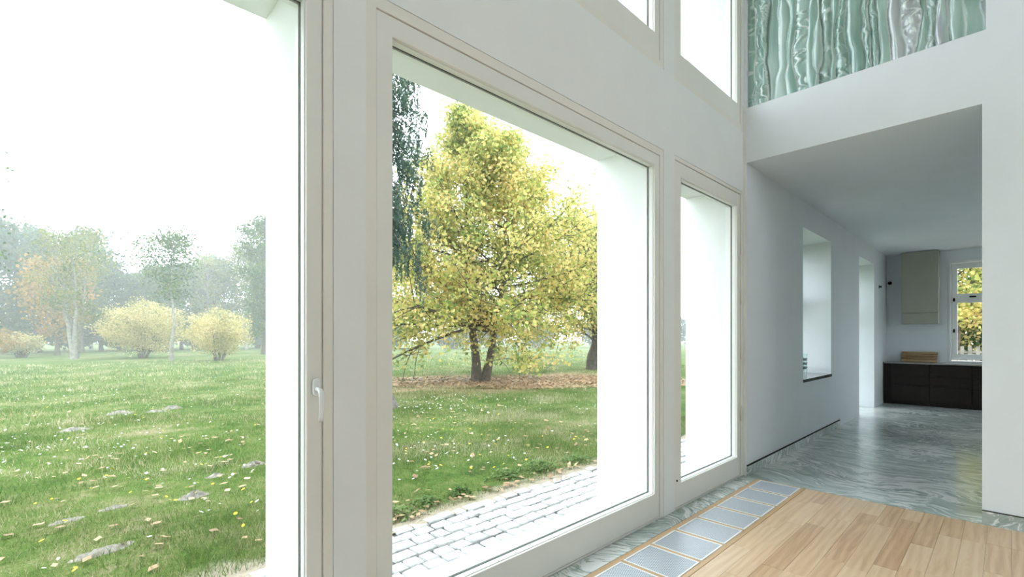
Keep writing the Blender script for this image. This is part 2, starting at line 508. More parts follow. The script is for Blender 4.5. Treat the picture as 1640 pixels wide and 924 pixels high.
def cells(name, xs, ys, zs, solid, mat, parent=None, **props):
    """block with openings: outer faces of all solid cells of a grid"""
    nx, ny, nz = len(xs) - 1, len(ys) - 1, len(zs) - 1
    S = np.zeros((nx + 2, ny + 2, nz + 2), bool)
    for i in range(nx):
        for j in range(ny):
            for k in range(nz):
                S[i + 1, j + 1, k + 1] = solid((xs[i] + xs[i + 1]) / 2, (ys[j] + ys[j + 1]) / 2, (zs[k] + zs[k + 1]) / 2)
    bm = bmesh.new()
    cache = {}
    def V(i, j, k):
        if (i, j, k) not in cache:
            cache[(i, j, k)] = bm.verts.new((xs[i], ys[j], zs[k]))
        return cache[(i, j, k)]
    for i in range(nx):
        for j in range(ny):
            for k in range(nz):
                if not S[i + 1, j + 1, k + 1]:
                    continue
                q = [((-1, 0, 0), [(0, 0, 0), (0, 0, 1), (0, 1, 1), (0, 1, 0)]), ((1, 0, 0), [(1, 0, 0), (1, 1, 0), (1, 1, 1), (1, 0, 1)]),
                     ((0, -1, 0), [(0, 0, 0), (1, 0, 0), (1, 0, 1), (0, 0, 1)]), ((0, 1, 0), [(0, 1, 0), (0, 1, 1), (1, 1, 1), (1, 1, 0)]),
                     ((0, 0, -1), [(0, 0, 0), (0, 1, 0), (1, 1, 0), (1, 0, 0)]), ((0, 0, 1), [(0, 0, 1), (1, 0, 1), (1, 1, 1), (0, 1, 1)])]
                for dn, cs in q:
                    if not S[i + 1 + dn[0], j + 1 + dn[1], k + 1 + dn[2]]:
                        bm.faces.new([V(i + a, j + b, k + c) for a, b, c in cs])
    bmesh.ops.dissolve_limit(bm, angle_limit=0.001, verts=bm.verts[:], edges=bm.edges[:])
    return link(name, bm_mesh(name, bm), mat, parent, **props)

def ring(name, o, i, d0, d1, mat, parent, axis='Y', bevel=0.0, seg=2, **props):
    """rectangular frame; o and i are (a0,a1,z0,z1), d0..d1 the depth along axis"""
    bm = bmesh.new()
    def pt(a, d, z):
        return (a, d, z) if axis == 'Y' else (d, a, z)
    def rect(r, d):
        return [bm.verts.new(pt(a, d, z)) for a, z in ((r[0], r[2]), (r[1], r[2]), (r[1], r[3]), (r[0], r[3]))]
    of, inf, ob, inb = rect(o, d0), rect(i, d0), rect(o, d1), rect(i, d1)
    for k in range(4):
        j = (k + 1) % 4
        bm.faces.new((of[k], of[j], inf[j], inf[k]))
        bm.faces.new((ob[j], ob[k], inb[k], inb[j]))
        bm.faces.new((of[j], of[k], ob[k], ob[j]))
        bm.faces.new((inf[k], inf[j], inb[j], inb[k]))
    bmesh.ops.recalc_face_normals(bm, faces=bm.faces[:])
    if bevel:
        ed = [e for e in bm.edges if e.calc_face_angle(0) > 0.5]
        bmesh.ops.bevel(bm, geom=ed, offset=bevel, segments=seg, affect='EDGES', profile=0.6)
    return link(name, bm_mesh(name, bm), mat, parent, **props)

def lathe(name, prof, mat, parent=None, n=20, loc=(0, 0, 0), smooth=True, **props):
    V, F = [], []
    for r, z in prof:
        for k in range(n):
            a = 2 * PI * k / n
            V.append((loc[0] + r * math.cos(a), loc[1] + r * math.sin(a), loc[2] + z))
    for i in range(len(prof) - 1):
        for k in range(n):
            k2 = (k + 1) % n
            F.append((i * n + k, i * n + k2, (i + 1) * n + k2, (i + 1) * n + k))
    return link(name, np_mesh(name, V, F, smooth), mat, parent, **props)

# ------------------------------------------------------------------ dimensions of the house
YW = 1.85          # inner face of the window wall
YL = 1.96          # end of the inner leaf
YO = 2.406         # outer face
YG = 1.919         # glass
XB = 5.03          # wall with the wide opening
XB2 = 5.28
YH = 1.82          # left wall of the passage
ROOM_H = 6.0
HALL_H = 3.15
XE = 13.08         # kitchen end wall
YBACK, XBACK, YKR = -4.2, -3.0, -2.4

# window clear openings, sash outer lines and frame outer lines (x0,x1,z0,z1)
WIN = {
    'window_1': dict(c=(-1.56, 0.698, 0.20, 2.708), s=(-1.62, 0.758, 0.012, 2.795), f=(-1.66, 0.80, 0.0, 2.85)),
    'window_2': dict(c=(1.067, 3.30, 0.20, 2.708), s=(0.990, 3.367, 0.012, 2.795), f=(0.9385, 3.415, 0.0, 2.85)),
    'window_3': dict(c=(3.722, 4.899, 0.20, 2.708), s=(3.612, 4.965, 0.012, 2.825), f=(3.590, 4.995, 0.0, 2.86)),
    'window_4': dict(c=(-1.56, 0.698, 3.72, 5.55), s=(-1.62, 0.758, 3.53, 5.66), f=(-1.66, 0.80, 3.47, 5.72)),
    'window_5': dict(c=(1.067, 3.30, 3.72, 5.55), s=(0.990, 3.367, 3.53, 5.66), f=(0.9385, 3.415, 3.47, 5.72)),
    'window_6': dict(c=(3.722, 4.899, 3.72, 5.55), s=(3.612, 4.965, 3.53, 5.66), f=(3.590, 4.995, 3.47, 5.72)),
}
def reveal(w):
    c = w['c']
    return (c[0] - 0.01, c[1] + 0.018, (-0.1 if c[2] < 1 else 3.56), (2.885 if c[2] < 1 else 5.75))

# ------------------------------------------------------------------ walls, ceilings
def wall_window_solid(x, y, z):
    for w in WIN.values():
        r = w['f'] if y < YL else reveal(w)
        if r[0] < x < r[1] and r[2] < z < r[3]:
            return False
    return True
xs = sorted({XBACK - 0.3, XB} | {v for w in WIN.values() for v in (*w['f'][:2], *reveal(w)[:2])})
zs = sorted({-0.1, ROOM_H + 0.2} | {v for w in WIN.values() for v in (*w['f'][2:], *reveal(w)[2:])})
wl = cells('wall_left', xs, [YW, YL, YO], zs, wall_window_solid, WALL, kind='structure', label='white window wall with tall framed openings to the garden')
# outside half of the wall has its own white render
wl.data.materials.append(OUTW)
for p in wl.data.polygons:
    if p.center.y > YL + 0.01:
        p.material_index = 1

def far_solid(x, y, z):
    if 0.13 < y < YH and -0.1 < z < HALL_H:
        return False
    if 0.11 < y < 1.818 and 3.70 < z < 5.5:
        return False
    return True
cells('wall_right', [XB, XB2], [YBACK, 0.11, 0.13, 1.818, YH, YO], [-0.1, 0.0, HALL_H, 3.70, 5.5, ROOM_H + 0.2], far_solid, WALLC, kind='structure', label='white wall with a wide square opening into the passage')

# wall behind the camera, its unseen windows placed for daylight fill, and the wall at the near end
BW = [(-2.4, -0.6), (2.0, 3.8)]
def back_solid(x, y, z):
    return not any(a < x < b and 3.3 < z < 5.8 for a, b in BW)
cells('wall_back', sorted({XBACK - 0.3, XB2} | {v for p in BW for v in p}), [YBACK - 0.3, YBACK], [-0.1, 3.3, 5.8, ROOM_H + 0.2], back_solid, WALL, kind='structure', label='white wall behind the viewer with unseen tall window openings placed for daylight fill')
for a, b in BW:
    for z0, z1 in ((3.3, 5.8),):
        t = empty('window_7', ((a + b) / 2, YBACK - 0.2, z0), kind='structure')
        w2, h2 = (b - a) / 2, z1 - z0
        ring('frame', (-w2, w2, 0, h2), (-w2 + 0.08, w2 - 0.08, 0.08, h2 - 0.08), -0.04, 0.04, FRAME, t)
        box('pane', -w2 + 0.08, w2 - 0.08, -0.003, 0.003, 0.08, h2 - 0.08, PANE, t)
def near_solid(x, y, z):
    return True
cells('wall_front', [XBACK - 0.3, XBACK], [YBACK, -3.0, 0.9, YW], [-0.1, 0.2, 2.8, 3.3, 5.8, ROOM_H + 0.2], near_solid, WALL, kind='structure', label='white wall at the near end of the room')
box('ceiling', XBACK, XB, YBACK, YW, ROOM_H, ROOM_H + 0.2, WALL, kind='structure', label='white ceiling of the double-height room')

# passage and kitchen
R1 = (6.944, 8.353, 0.806, 2.81)
R2 = (10.30, 11.68, -0.1, 2.83)
def hall_solid(x, y, z):
    for r in (R1, R2):
        if r[0] < x < r[1] and r[2] < z < r[3]:
            return False
    return True
cells('wall_left_passage', [XB2, R1[0], R1[1], R2[0], R2[1], XE + 0.4], [YH, YO], [-0.1, R1[2], R1[3], R2[3], HALL_H + 0.25], hall_solid, WALLC, kind='structure', label='white left wall of the passage with two deep recesses')
KW = (-0.40, 0.806, 0.905, 2.90)
def end_solid(x, y, z):
    return not (KW[0] < y < KW[1] and KW[2] < z < KW[3])
cells('wall_end', [XE, XE + 0.4], [YKR, KW[0], KW[1], YH], [-0.1, KW[2], KW[3], HALL_H + 0.25], end_solid, WALLC, kind='structure', label='white kitchen end wall with a window')
KR = [(9.4, 11.2)]  # unseen opening, added to bring more daylight into the passage
cells('wall_right_passage', [XB2, 9.4, 11.2, XE + 0.4], [YKR - 0.25, YKR], [-0.1, 0.9, 2.7, HALL_H + 0.25], lambda x, y, z: not (0.9 < z < 2.7 and any(a < x < b for a, b in KR)), WALLC, kind='structure', label='white right wall of the kitchen with an added window for daylight')
box('ceiling_passage', XB2, XE, YKR, YH, HALL_H, HALL_H + 0.25, WALLC, kind='structure', label='white flat ceiling of the passage and kitchen')

# thin corner strip at the end of the window wall
box('trim_1', XB - 0.010, XB, YH + 0.002, YW, 0.0, HALL_H + 0.55, FRAME, bevel=0.003, kind='structure', label='narrow vertical corner strip beside the glazed door')

# ------------------------------------------------------------------ garden-side windows
WLAB = {
    'window_1': 'huge nearest garden window with beige frame and white lever handle',
    'window_2': 'large middle garden window framing the autumn tree',
    'window_3': 'narrow glazed garden door beside the passage',
    'window_4': 'upper window above the nearest garden window',
    'window_5': 'upper window above the middle garden window',
    'window_6': 'upper narrow window above the glazed door'}
for name, w in WIN.items():
    c, s, f = w['c'], w['s'], w['f']
    t = empty(name, ((c[0] + c[1]) / 2, YW, f[2]), kind='structure', label=WLAB[name])
    ox, oy, oz = t.location
    def sh(r):
        return (r[0] - ox, r[1] - ox, r[2] - oz, r[3] - oz)
    lowz = f[2] if f[2] > 1 else -0.02
    fo = (f[0], f[1], lowz, f[3])
    g = 0.0022 if name != 'window_3' else 0.0035
    si = (s[0] - g, s[1] + g, s[2] - g, s[3] + g)
    ring('frame', sh(fo), sh(si), 0.004, YL - YW, CASING, t, bevel=0.003, seg=2)
    ring('joint_shadow', sh((si[0] - 0.004, si[1] + 0.004, si[2] - 0.002, si[3] + 0.004)), sh((s[0] + 0.01, s[1] - 0.01, s[2] + 0.01, s[3] - 0.01)), 0.016, 0.022, (DARKGAP if name == 'window_3' else JOINTP), t)  # dark ring in the sash gap, the joint's shade put into its colour
    ring('sash', sh(s), sh(c), 0.010, YG - YW + 0.016, FRAME, t, bevel=0.004, seg=3)
    b = 0.012
    ring('glazing_bead', sh(c), sh((c[0] + 0.004, c[1] - 0.004, c[2] + 0.004, c[3] - 0.004)), 0.026, YG - YW - 0.008, BEAD, t)
    ring('gasket', sh(c), sh((c[0] + 0.006, c[1] - 0.006, c[2] + 0.006, c[3] - 0.006)), YG - YW - 0.0075, YG - YW - 0.003, GASKET, t)
    ring('outer_bead', sh(c), sh((c[0] + 0.010, c[1] - 0.010, c[2] + 0.010, c[3] - 0.010)), YG - YW + 0.003, YG - YW + 0.03, BEAD, t)
    box('pane', c[0] - ox, c[1] - ox, YG - YW - 0.002, YG - YW + 0.002, c[2] - oz, c[3] - oz, PANE, t)
    if name == 'window_3':
        for z in (0.55, 1.17, 1.72, 2.22):
            lathe('hinge', [(0.0, 0), (0.007, 0), (0.007, 0.16), (0.0, 0.16)], CASING, t, n=10, loc=(s[1] + 0.006 - ox, 0.000, z - oz))
        lathe('bolt_cap', [(0.0, 0), (0.006, 0), (0.006, 0.012), (0.0, 0.012)], IRON, t, n=10, loc=(s[0] + 0.03 - ox, 0.0045, 0.225 - oz))
    if name == 'window_1':
        h = link('handle', None, None, t, label='white lever handle')
        h.location = (0.733 - ox, 0.006, 1.205 - oz)
        # oval rose
        bm = bmesh.new()
        n = 24
        for dep, k in ((0, 1.0), (-0.008, 1.0), (-0.011, 0.86)):
            vs = []
            for i in range(n):
                a = 2 * PI * i / n
                ex = 0.0155 * k * math.cos(a)
                ez = 0.0155 * k * math.sin(a) + (0.019 if math.sin(a) > 0 else -0.019)
                vs.append(bm.verts.new((ex, dep, ez)))
            if dep == 0:
                prev = vs
            else:
                for i in range(n):
                    bm.faces.new((prev[i], prev[(i + 1) % n], vs[(i + 1) % n], vs[i]))
                prev = vs
        bm.faces.new(prev)
        bmesh.ops.recalc_face_normals(bm, faces=bm.faces[:])
        rose = bm_mesh('rose', bm, False)
        link('rose', rose, WHITE, h)
        # neck and curved lever
        def tube(pts, radii, n=12):
            V, F = [], []
            for q, (p, r) in enumerate(zip(pts, radii)):
                p = Vector(p)
                d = (Vector(pts[min(q + 1, len(pts) - 1)]) - Vector(pts[max(q - 1, 0)])).normalized()
                up = Vector((1, 0, 0))
                e2 = d.cross(up).normalized()
                e1 = e2.cross(d)
                for k in range(n):
                    a = 2 * PI * k / n
                    V.append(p + e1 * (math.cos(a) * r[0]) + e2 * (math.sin(a) * r[1]))
            for i in range(len(pts) - 1):
                for k in range(n):
                    F.append((i * n + k, i * n + (k + 1) % n, (i + 1) * n + (k + 1) % n, (i + 1) * n + k))
            return np_mesh('lever', [tuple(v) for v in V], F, True)
        pts = [(0, -0.008, -0.008), (0, -0.03, -0.008), (0, -0.044, -0.012), (0, -0.052, -0.024), (0, -0.054, -0.045), (0, -0.054, -0.075), (0.0, -0.050, -0.105), (0, -0.045, -0.128), (0, -0.044, -0.1285)]
        rad = [(0.010, 0.010), (0.010, 0.010), (0.011, 0.009), (0.011, 0.008), (0.010, 0.006), (0.009, 0.005), (0.009, 0.005), (0.0085, 0.0045), (0.001, 0.001)]
        link('lever', tube(pts, rad), WHITE, h)

# outside stone thresholds in the reveals
for k, nm in enumerate(('window_1', 'window_2', 'window_3')):
    r = reveal(WIN[nm])
    box('trim_%d' % (k + 2), r[0] + 0.002, r[1] - 0.002, YL + 0.002, YO - 0.01, -0.09, 0.006, SILL, bevel=0.004, kind='structure', label='pale outdoor threshold slab below ' + ('the nearest garden window', 'the middle garden window', 'the glazed door')[k])

# ------------------------------------------------------------------ passage windows (in the deep recesses) and kitchen window
def casement(name, a0, a1, z0, z1, d, axis, label, zt, mull=True, base_parent=None):
    loc = ((a0 + a1) / 2, d, z0) if axis == 'Y' else (d, (a0 + a1) / 2, z0)
    t = empty(name, loc, kind='structure', label=label)
    hw, H = (a1 - a0) / 2, z1 - z0
    zt -= z0
    ring('frame', (-hw, hw, 0, H), (-hw + 0.05, hw - 0.05, 0.05, H - 0.05), -0.03, 0.05, BEAD, t, axis, 0.004)
    def part(nm, A0, A1, Z0, Z1, D0, D1, m):
        if axis == 'Y':
            return box(nm, A0, A1, D0, D1, Z0, Z1, m, t, 0.003)
        return box(nm, D0, D1, A0, A1, Z0, Z1, m, t, 0.003)
    part('transom', -hw + 0.05, hw - 0.05, zt - 0.03, zt + 0.03, -0.028, 0.05, BEAD)
    cols = [(-hw + 0.05, -0.015), (0.015, hw - 0.05)] if mull else [(-hw + 0.05, hw - 0.05)]
    if mull:
        part('mullion', -0.015, 0.015, 0.05, H - 0.05, -0.02, 0.045, BEAD)
    for q0, q1 in cols:
        for r0, r1 in ((0.05, zt - 0.03), (zt + 0.03, H - 0.05)):
            ring('sash', (q0, q1, r0, r1), (q0 + 0.06, q1 - 0.06, r0 + 0.06, r1 - 0.06), -0.02, 0.035, BEAD, t, axis, 0.003)
            p = part('pane', q0 + 0.06, q1 - 0.06, r0 + 0.06, r1 - 0.06, 0.005, 0.009, PANE)
    return t
casement('window_8', R1[0], R1[1], R1[2] + 0.042, R1[3], 2.33, 'Y', 'window at the back of the first passage recess', 1.95, False)
casement('window_9', R2[0], R2[1], 0.0, R2[3], 2.33, 'Y', 'glazed door at the back of the second passage recess', 1.95, False)
kw = casement('window_10', KW[0], KW[1], KW[2] + 0.03, KW[3] - 0.02, XE + 0.12, 'X', 'white kitchen window with upper and lower casements', 2.17)
for q, (a, b) in enumerate(KR):
    casement('window_%d' % (11 + q), a, b, 0.9, 2.7, YKR - 0.12, 'Y', 'unseen window added in the right kitchen wall to light the passage', 2.1)
for z in (1.45, 2.08):
    box('hinge', -0.045, -0.030, (KW[1] - KW[0]) / 2 - 0.075, (KW[1] - KW[0]) / 2 - 0.045, z - KW[2], z - KW[2] + 0.07, IRON, kw, 0.004, label='dark hinge')
box('latch', -0.05, -0.03, 0.22, 0.32, 2.15 - KW[2], 2.18 - KW[2], IRON, kw, 0.006, label='dark latch')
# white casing round the kitchen window
ring('trim_5', (KW[0] - 0.02, KW[1] + 0.012, KW[2] - 0.02, KW[3] + 0.02), (KW[0] + 0.015, KW[1] - 0.02, KW[2] + 0.005, KW[3] - 0.02), XE - 0.018, XE + 0.08, WHITE, None, 'X', 0.003, kind='structure', label='white casing round the kitchen window')
# recess sill of dark polished stone
box('trim_6', R1[0] + 0.001, R1[1] - 0.001, YH - 0.012, 2.295, R1[2] + 0.001, R1[2] + 0.042, DARKSTONE, bevel=0.002, kind='structure', label='dark stone sill of the first passage recess')

# ------------------------------------------------------------------ floors
fl = box('floor', XBACK, 4.995, YBACK, 1.71, -0.10, -0.006, SUBFLOOR, kind='structure', label='light larch plank floor')
def marble_solid(x, y, z):
    return x > XB - 0.03 or y > 1.712
cells('floor_marble', [XBACK, 5.0, XE], [YKR, 1.712, YH], [-0.10, 0.0], marble_solid, MARBLE, kind='structure', label='green-grey veined polished marble floor of the passage')
box('floor_marble_strip', XBACK, XB, YH, YW + 0.028, -0.10, 0.0, MARBLE, kind='structure', label='veined marble strip along the garden windows')
box('floor_recess', R2[0], R2[1], YH, 2.298, -0.10, 0.0, MARBLE, kind='structure', label='marble floor in the doorway recess')

rng = random.Random(4)
unit = bmesh.new()
add_box(unit, 0, 1, 0, 1, 0, 1)
BOARD = bm_mesh('floor_board', unit)
BOARD.materials.append(WOOD)
def board(x0, x1, y0, y1, dz=0.0, nm='floor_board', me=BOARD):
    o = link(nm, me, None, fl)
    o.location = (x0, y0, -0.006)
    o.scale = (x1 - x0, y1 - y0, 0.006 + dz)
    return o
y = 1.283
row = 0
while y > -1.35:
    x = 4.992
    w = 0.1185
    first = True
    while x > 0.9:
        L = rng.uniform(0.45, 1.25) if not first else rng.uniform(0.25, 1.0)
        first = False
        x2 = max(x - L, 0.6)
        board(x2 + 0.0012, x, y - w + 0.0012, y, rng.uniform(-0.0006, 0.0006))
        x = x2
    y -= w
    row += 1
yend = y
# remaining planks round the viewer, one long plank per row
y = 1.283
while y > -1.35:
    board(XBACK + 0.01, 0.599, y - 0.1173, y)
    y -= 0.1185
while y > YBACK + 0.2:
    board(XBACK + 0.01, 4.992, y - 0.1173, y)
    y -= 0.1185

# floor grates set in a wooden surround
unit2 = bmesh.new(); add_box(unit2, 0, 1, 0, 1, 0, 1); RAILM = bm_mesh('edge_rail', unit2); RAILM.materials.append(WOODR)
unit3 = bmesh.new(); add_box(unit3, 0, 1, 0, 1, 0, 1); DIVM = bm_mesh('divider', unit3); DIVM.materials.append(WOODY)
board(XBACK + 0.01, 4.992, 1.672, 1.708, 0.0, 'edge_rail', RAILM)
board(XBACK + 0.01, 4.992, 1.287, 1.318, 0.0, 'edge_rail', RAILM)
PITCH = 0.347
words = ['first', 'second', 'third', 'fourth', 'fifth', 'sixth', 'seventh', 'eighth', 'ninth', 'tenth', 'eleventh', 'twelfth', 'thirteenth', 'fourteenth']
bmf = bmesh.new()
GL, GW = 0.317, 0.346
fme = None
proto = None
for k in range(14):
    xc = 4.975 - 0.163 - PITCH * k
    t = empty('floor_grate', (xc, 1.4955, -0.005), label='perforated steel floor grate, %s one counted from the marble passage floor' % words[k], category='floor grate', group='floor grates along the windows')
    if proto is None:
        a, b = GL / 2, GW / 2
        fr = ring('frame', (-a, a, -b, b), (-a + 0.011, a - 0.011, -b + 0.011, b - 0.011), 0.0, 0.006, STEELF, t)
        # lay the ring flat
        fr.data.transform(Matrix(((1, 0, 0, 0), (0, 0, 1, 0), (0, 1, 0, 0), (0, 0, 0, 1))))
        bmq = bmesh.new(); bmq.from_mesh(fr.data); bmesh.ops.recalc_face_normals(bmq, faces=bmq.faces[:]); bmq.to_mesh(fr.data); bmq.free()
        pl = box('perforated_plate', -a + 0.011, a - 0.011, -b + 0.011, b - 0.011, 0.0, 0.0035, PERF, t)
        proto = (fr, pl)
    else:
        for q in proto:
            cpy = q.copy()
            COL.objects.link(cpy)
            cpy.parent = t
    board(xc - PITCH / 2 - 0.012, xc - PITCH / 2 + 0.012, 1.3185, 1.6715, 0.0, 'divider', DIVM)
board(4.979, 4.992, 1.3185, 1.6715, 0.0, 'divider', DIVM)

# marble skirtings topped by a solid dark strip standing in for a shadow gap
b1 = box('baseboard_left', XB2 - 0.25, 8.85, YH - 0.014, YH - 0.0005, 0.0, 0.095, MARBLE_SK, kind='structure', label='low marble skirting along the passage wall')
box('shadow_gap_strip', XB2 - 0.25, 8.85, YH - 0.016, YH - 0.0005, 0.095, 0.104, DARKGAP, b1)
b2 = box('baseboard_right', XB - 0.014, XB - 0.0005, YBACK, 0.13, 0.0, 0.095, MARBLE_SK, kind='structure', label='low marble skirting on the wall right of the opening')
box('shadow_gap_strip', XB - 0.015, XB - 0.0005, YBACK, 0.13, 0.095, 0.101, IRON, b2)  # iron colour used here for the painted shade of the gap

# ------------------------------------------------------------------ cast glass relief panel above the opening
def smooth_noise(rs, n, m):
    c = rs.rand(n + 1)
    t = np.linspace(0, n - 1e-6, m)
    i = t.astype(int)
    f = t - i
    f = f * f * (3 - 2 * f)
    return c[i] * (1 - f) + c[i + 1] * f
def glass_panel():
    rs = np.random.RandomState(11)
    ny, nz = 420, 220
    Yv = np.linspace(0.112, 1.816, ny)
    Zv = np.linspace(3.702, 5.498, nz)
    YY = Yv[:, None] * np.ones((1, nz))
    ns = 24
    cs = np.sort(0.08 + 1.76 * (np.arange(ns + 1) + rs.uniform(-0.38, 0.38, ns + 1)) / ns)
    bounds = np.stack([c + 0.055 * (smooth_noise(rs, 5, nz) - 0.5) + 0.026 * (smooth_noise(rs, 17, nz) - 0.5) for c in cs])
    bounds[0] = 0.0
    bounds[-1] = 2.0
    bounds = np.sort(bounds, axis=0)
    H = np.zeros((ny, nz)); Rg = np.zeros((ny, nz)); Tn = np.zeros((ny, nz))
    fine = np.stack([smooth_noise(rs, 46, nz) for _ in range(40)])
    for k in range(ns):
        lo, hi = bounds[k][None, :], bounds[k + 1][None, :]
        wd = np.maximum(hi - lo, 1e-4)
        f = (YY - lo) / wd
        ins = (f >= 0) & (f < 1)
        amp = rs.uniform(0.004, 0.04)
        lift = rs.uniform(0.0, 0.03)
        dome = np.sin(np.clip(f, 0, 1) * PI) ** rs.uniform(0.35, 1.0)
        rough = rs.choice([0.0, 0.0, 0.5, 1.0, 1.0])
        cr = fine[rs.randint(40)][None, :] * np.sin(f * rs.uniform(6, 14) + 9 * fine[rs.randint(40)][None, :])
        h = lift + amp * dome * (0.5 + smooth_noise(rs, 8, nz))[None, :] + rough * 0.010 * cr
        edge = np.exp(-(f * wd / 0.008) ** 2) * (0.5 + 0.65 * smooth_noise(rs, 12, nz))[None, :]
        edge = np.maximum(edge, np.exp(-((1 - f) * wd / 0.005) ** 2) * (smooth_noise(rs, 9, nz) > 0.5)[None, :] * 0.8)
        spark = rough * np.clip(cr * 2.6 - 0.7, 0, 1) * 0.9  # glints painted as pale colour on the crinkled pieces
        pale = rs.choice([0.0, 0.0, 0.25, 0.5]) * dome * smooth_noise(rs, 6, nz)[None, :]
        e = np.clip(np.maximum(np.maximum(edge, spark), pale), 0, 1)
        grey = 0.16 + 0.30 * rs.rand() + (0.30 if rs.rand() < (0.55 if k < ns * 0.5 else 0.12) else 0.0)
        H = np.where(ins, h, H); Rg = np.where(ins, e, Rg); Tn = np.where(ins, grey - 0.12, Tn)
    V = np.zeros((ny, nz, 3))
    V[:, :, 0] = XB + 0.06 - H
    V[:, :, 1] = YY
    V[:, :, 2] = Zv[None, :]
    idx = np.arange(ny * nz).reshape(ny, nz)
    F = np.stack([idx[:-1, :-1], idx[:-1, 1:], idx[1:, 1:], idx[1:, :-1]], -1).reshape(-1, 4)
    # closed back
    Vb = V.copy(); Vb[:, :, 0] = XB + 0.09
    nb = ny * nz
    cor = [nb, nb + nz - 1, nb + nb - 1, nb + nb - nz]
    me = np_mesh('glass_relief', np.concatenate([V.reshape(-1, 3), Vb.reshape(-1, 3)]), np.concatenate([F, F[:, ::-1] + nb]), False)
    at = me.attributes.new('ridge_glint', 'FLOAT', 'POINT')
    at.data.foreach_set('value', np.concatenate([Rg.ravel(), Rg.ravel()]).astype(np.float32))
    at = me.attributes.new('tone', 'FLOAT', 'POINT')
    at.data.foreach_set('value', np.concatenate([Tn.ravel(), Tn.ravel()]).astype(np.float32))
    o = link('glass_panel', me, CASTGLASS, None, label='green cast glass relief panel above the passage opening', category='glass panel')
glass_panel()

# ------------------------------------------------------------------ kitchen
def cabinet(y0, y1, label, drawers=True):
    t = empty('base_cabinet', (12.63, (y0 + y1) / 2, 0.0), label=label, category='cabinet', group='dark kitchen base cabinets')
    w = (y1 - y0) / 2
    box('body', 0.022, 0.445, -w + 0.001, w - 0.001, 0.06, 0.838, DARKGAP, t)
    box('plinth', 0.03, 0.44, -w + 0.001, w - 0.001, 0.0, 0.06, DARKCAB, t)
    if drawers:
        for z0, z1 in ((0.064, 0.399), (0.409, 0.599), (0.609, 0.830)):
            box('drawer_front', 0.0, 0.0215, -w + 0.005, w - 0.005, z0, z1, DARKCAB, t, 0.002)
    else:
        box('filler_panel', 0.0, 0.0215, -w + 0.002, w - 0.002, 0.062, 0.834, DARKCAB, t, 0.002)
cabinet(1.70, 1.815, 'narrow dark filler cabinet against the left kitchen wall', False)
cabinet(1.08, 1.699, 'dark brown drawer cabinet under the slatted wooden board')
cabinet(0.46, 1.079, 'dark brown drawer cabinet just left of below the kitchen window')
cabinet(-0.16, 0.459, 'dark brown drawer cabinet below the kitchen window')
cabinet(-0.78, -0.161, 'dark brown drawer cabinet right of the kitchen window')
box('worktop', 12.61, XE - 0.002, -0.80, 1.818, 0.840, 0.868, WORKTOP, None, 0.003, label='thin grey worktop over the dark kitchen cabinets', category='worktop')

# slatted board leaning on the wall
t = empty('slatted_board', (12.93, 1.27, 0.869), label='slatted wooden board leaning on the kitchen worktop', category='board')
t.rotation_euler = (0, math.radians(28), 0)
sb = bmesh.new(); add_box(sb, 0, 0.022, -0.285, 0.285, 0, 0.050)
bmesh.ops.bevel(sb, geom=sb.edges[:], offset=0.003, segments=1, affect='EDGES')
SL = bm_mesh('slat', sb); SL.materials.append(BOARDW)
for k in range(4):
    s = link('slat', SL, None, t)
    s.location = (0, 0, 0.012 + 0.061 * k)
for yb in (-0.2, 0.2):
    box('batten', 0.0225, 0.036, yb - 0.02, yb + 0.02, 0.012, 0.25, BOARDW, t)

# extractor hood cupboard
t = empty('wall_cabinet', (12.76, 1.243, 1.66), label='tall khaki cupboard box hung high on the kitchen wall', category='cabinet')
box('body', 0.02, XE - 12.76 - 0.002, -0.29, 0.29, 0.002, 1.478, HOODP, t)
box('door', 0.0, 0.0195, -0.291, 0.291, 0.229, 1.478, HOODP, t, 0.003)
box('lower_flap', 0.0, 0.0195, -0.291, 0.291, 0.0, 0.219, HOODP, t, 0.003)

# dark wall stubs
for loc, ax, lab in (((12.19, YH, 2.42), 'y', 'small dark stub on the wall beside the second recess'), ((XE, 1.765, 2.56), 'x', 'small dark knob on the end wall near the corner')):
    t = empty('wall_hook', loc, label=lab, category='hook')
    o = lathe('rose', [(0.0, 0), (0.035, 0), (0.035, 0.008), (0.0, 0.008)], IRON, t, n=16)
    o2 = lathe('peg', [(0.0, 0.008), (0.012, 0.008), (0.012, 0.022), (0.022, 0.026), (0.022, 0.040), (0.0, 0.044)], IRON, t, n=14)
    for q in (o, o2):
        q.rotation_euler = (PI / 2, 0, 0) if ax == 'y' else (0, -PI / 2, 0)

# stacked tumblers on the dark sill
sz = R1[2] + 0.042
tw = ['bottom', 'second', 'third', 'top']
for k in range(4):
    prof = [(0.0, 0.0), (0.043, 0.0), (0.056, 0.115), (0.0525, 0.115), (0.040, 0.012), (0.0, 0.012)]
    lathe('tumbler', prof, GLASSW, None, n=24, loc=(7.93, 2.075, sz + 0.001 + 0.062 * k), label='clear glass tumbler on the dark sill, %s of the nested stack' % tw[k], category='glass', group='stacked tumblers on the recess sill')

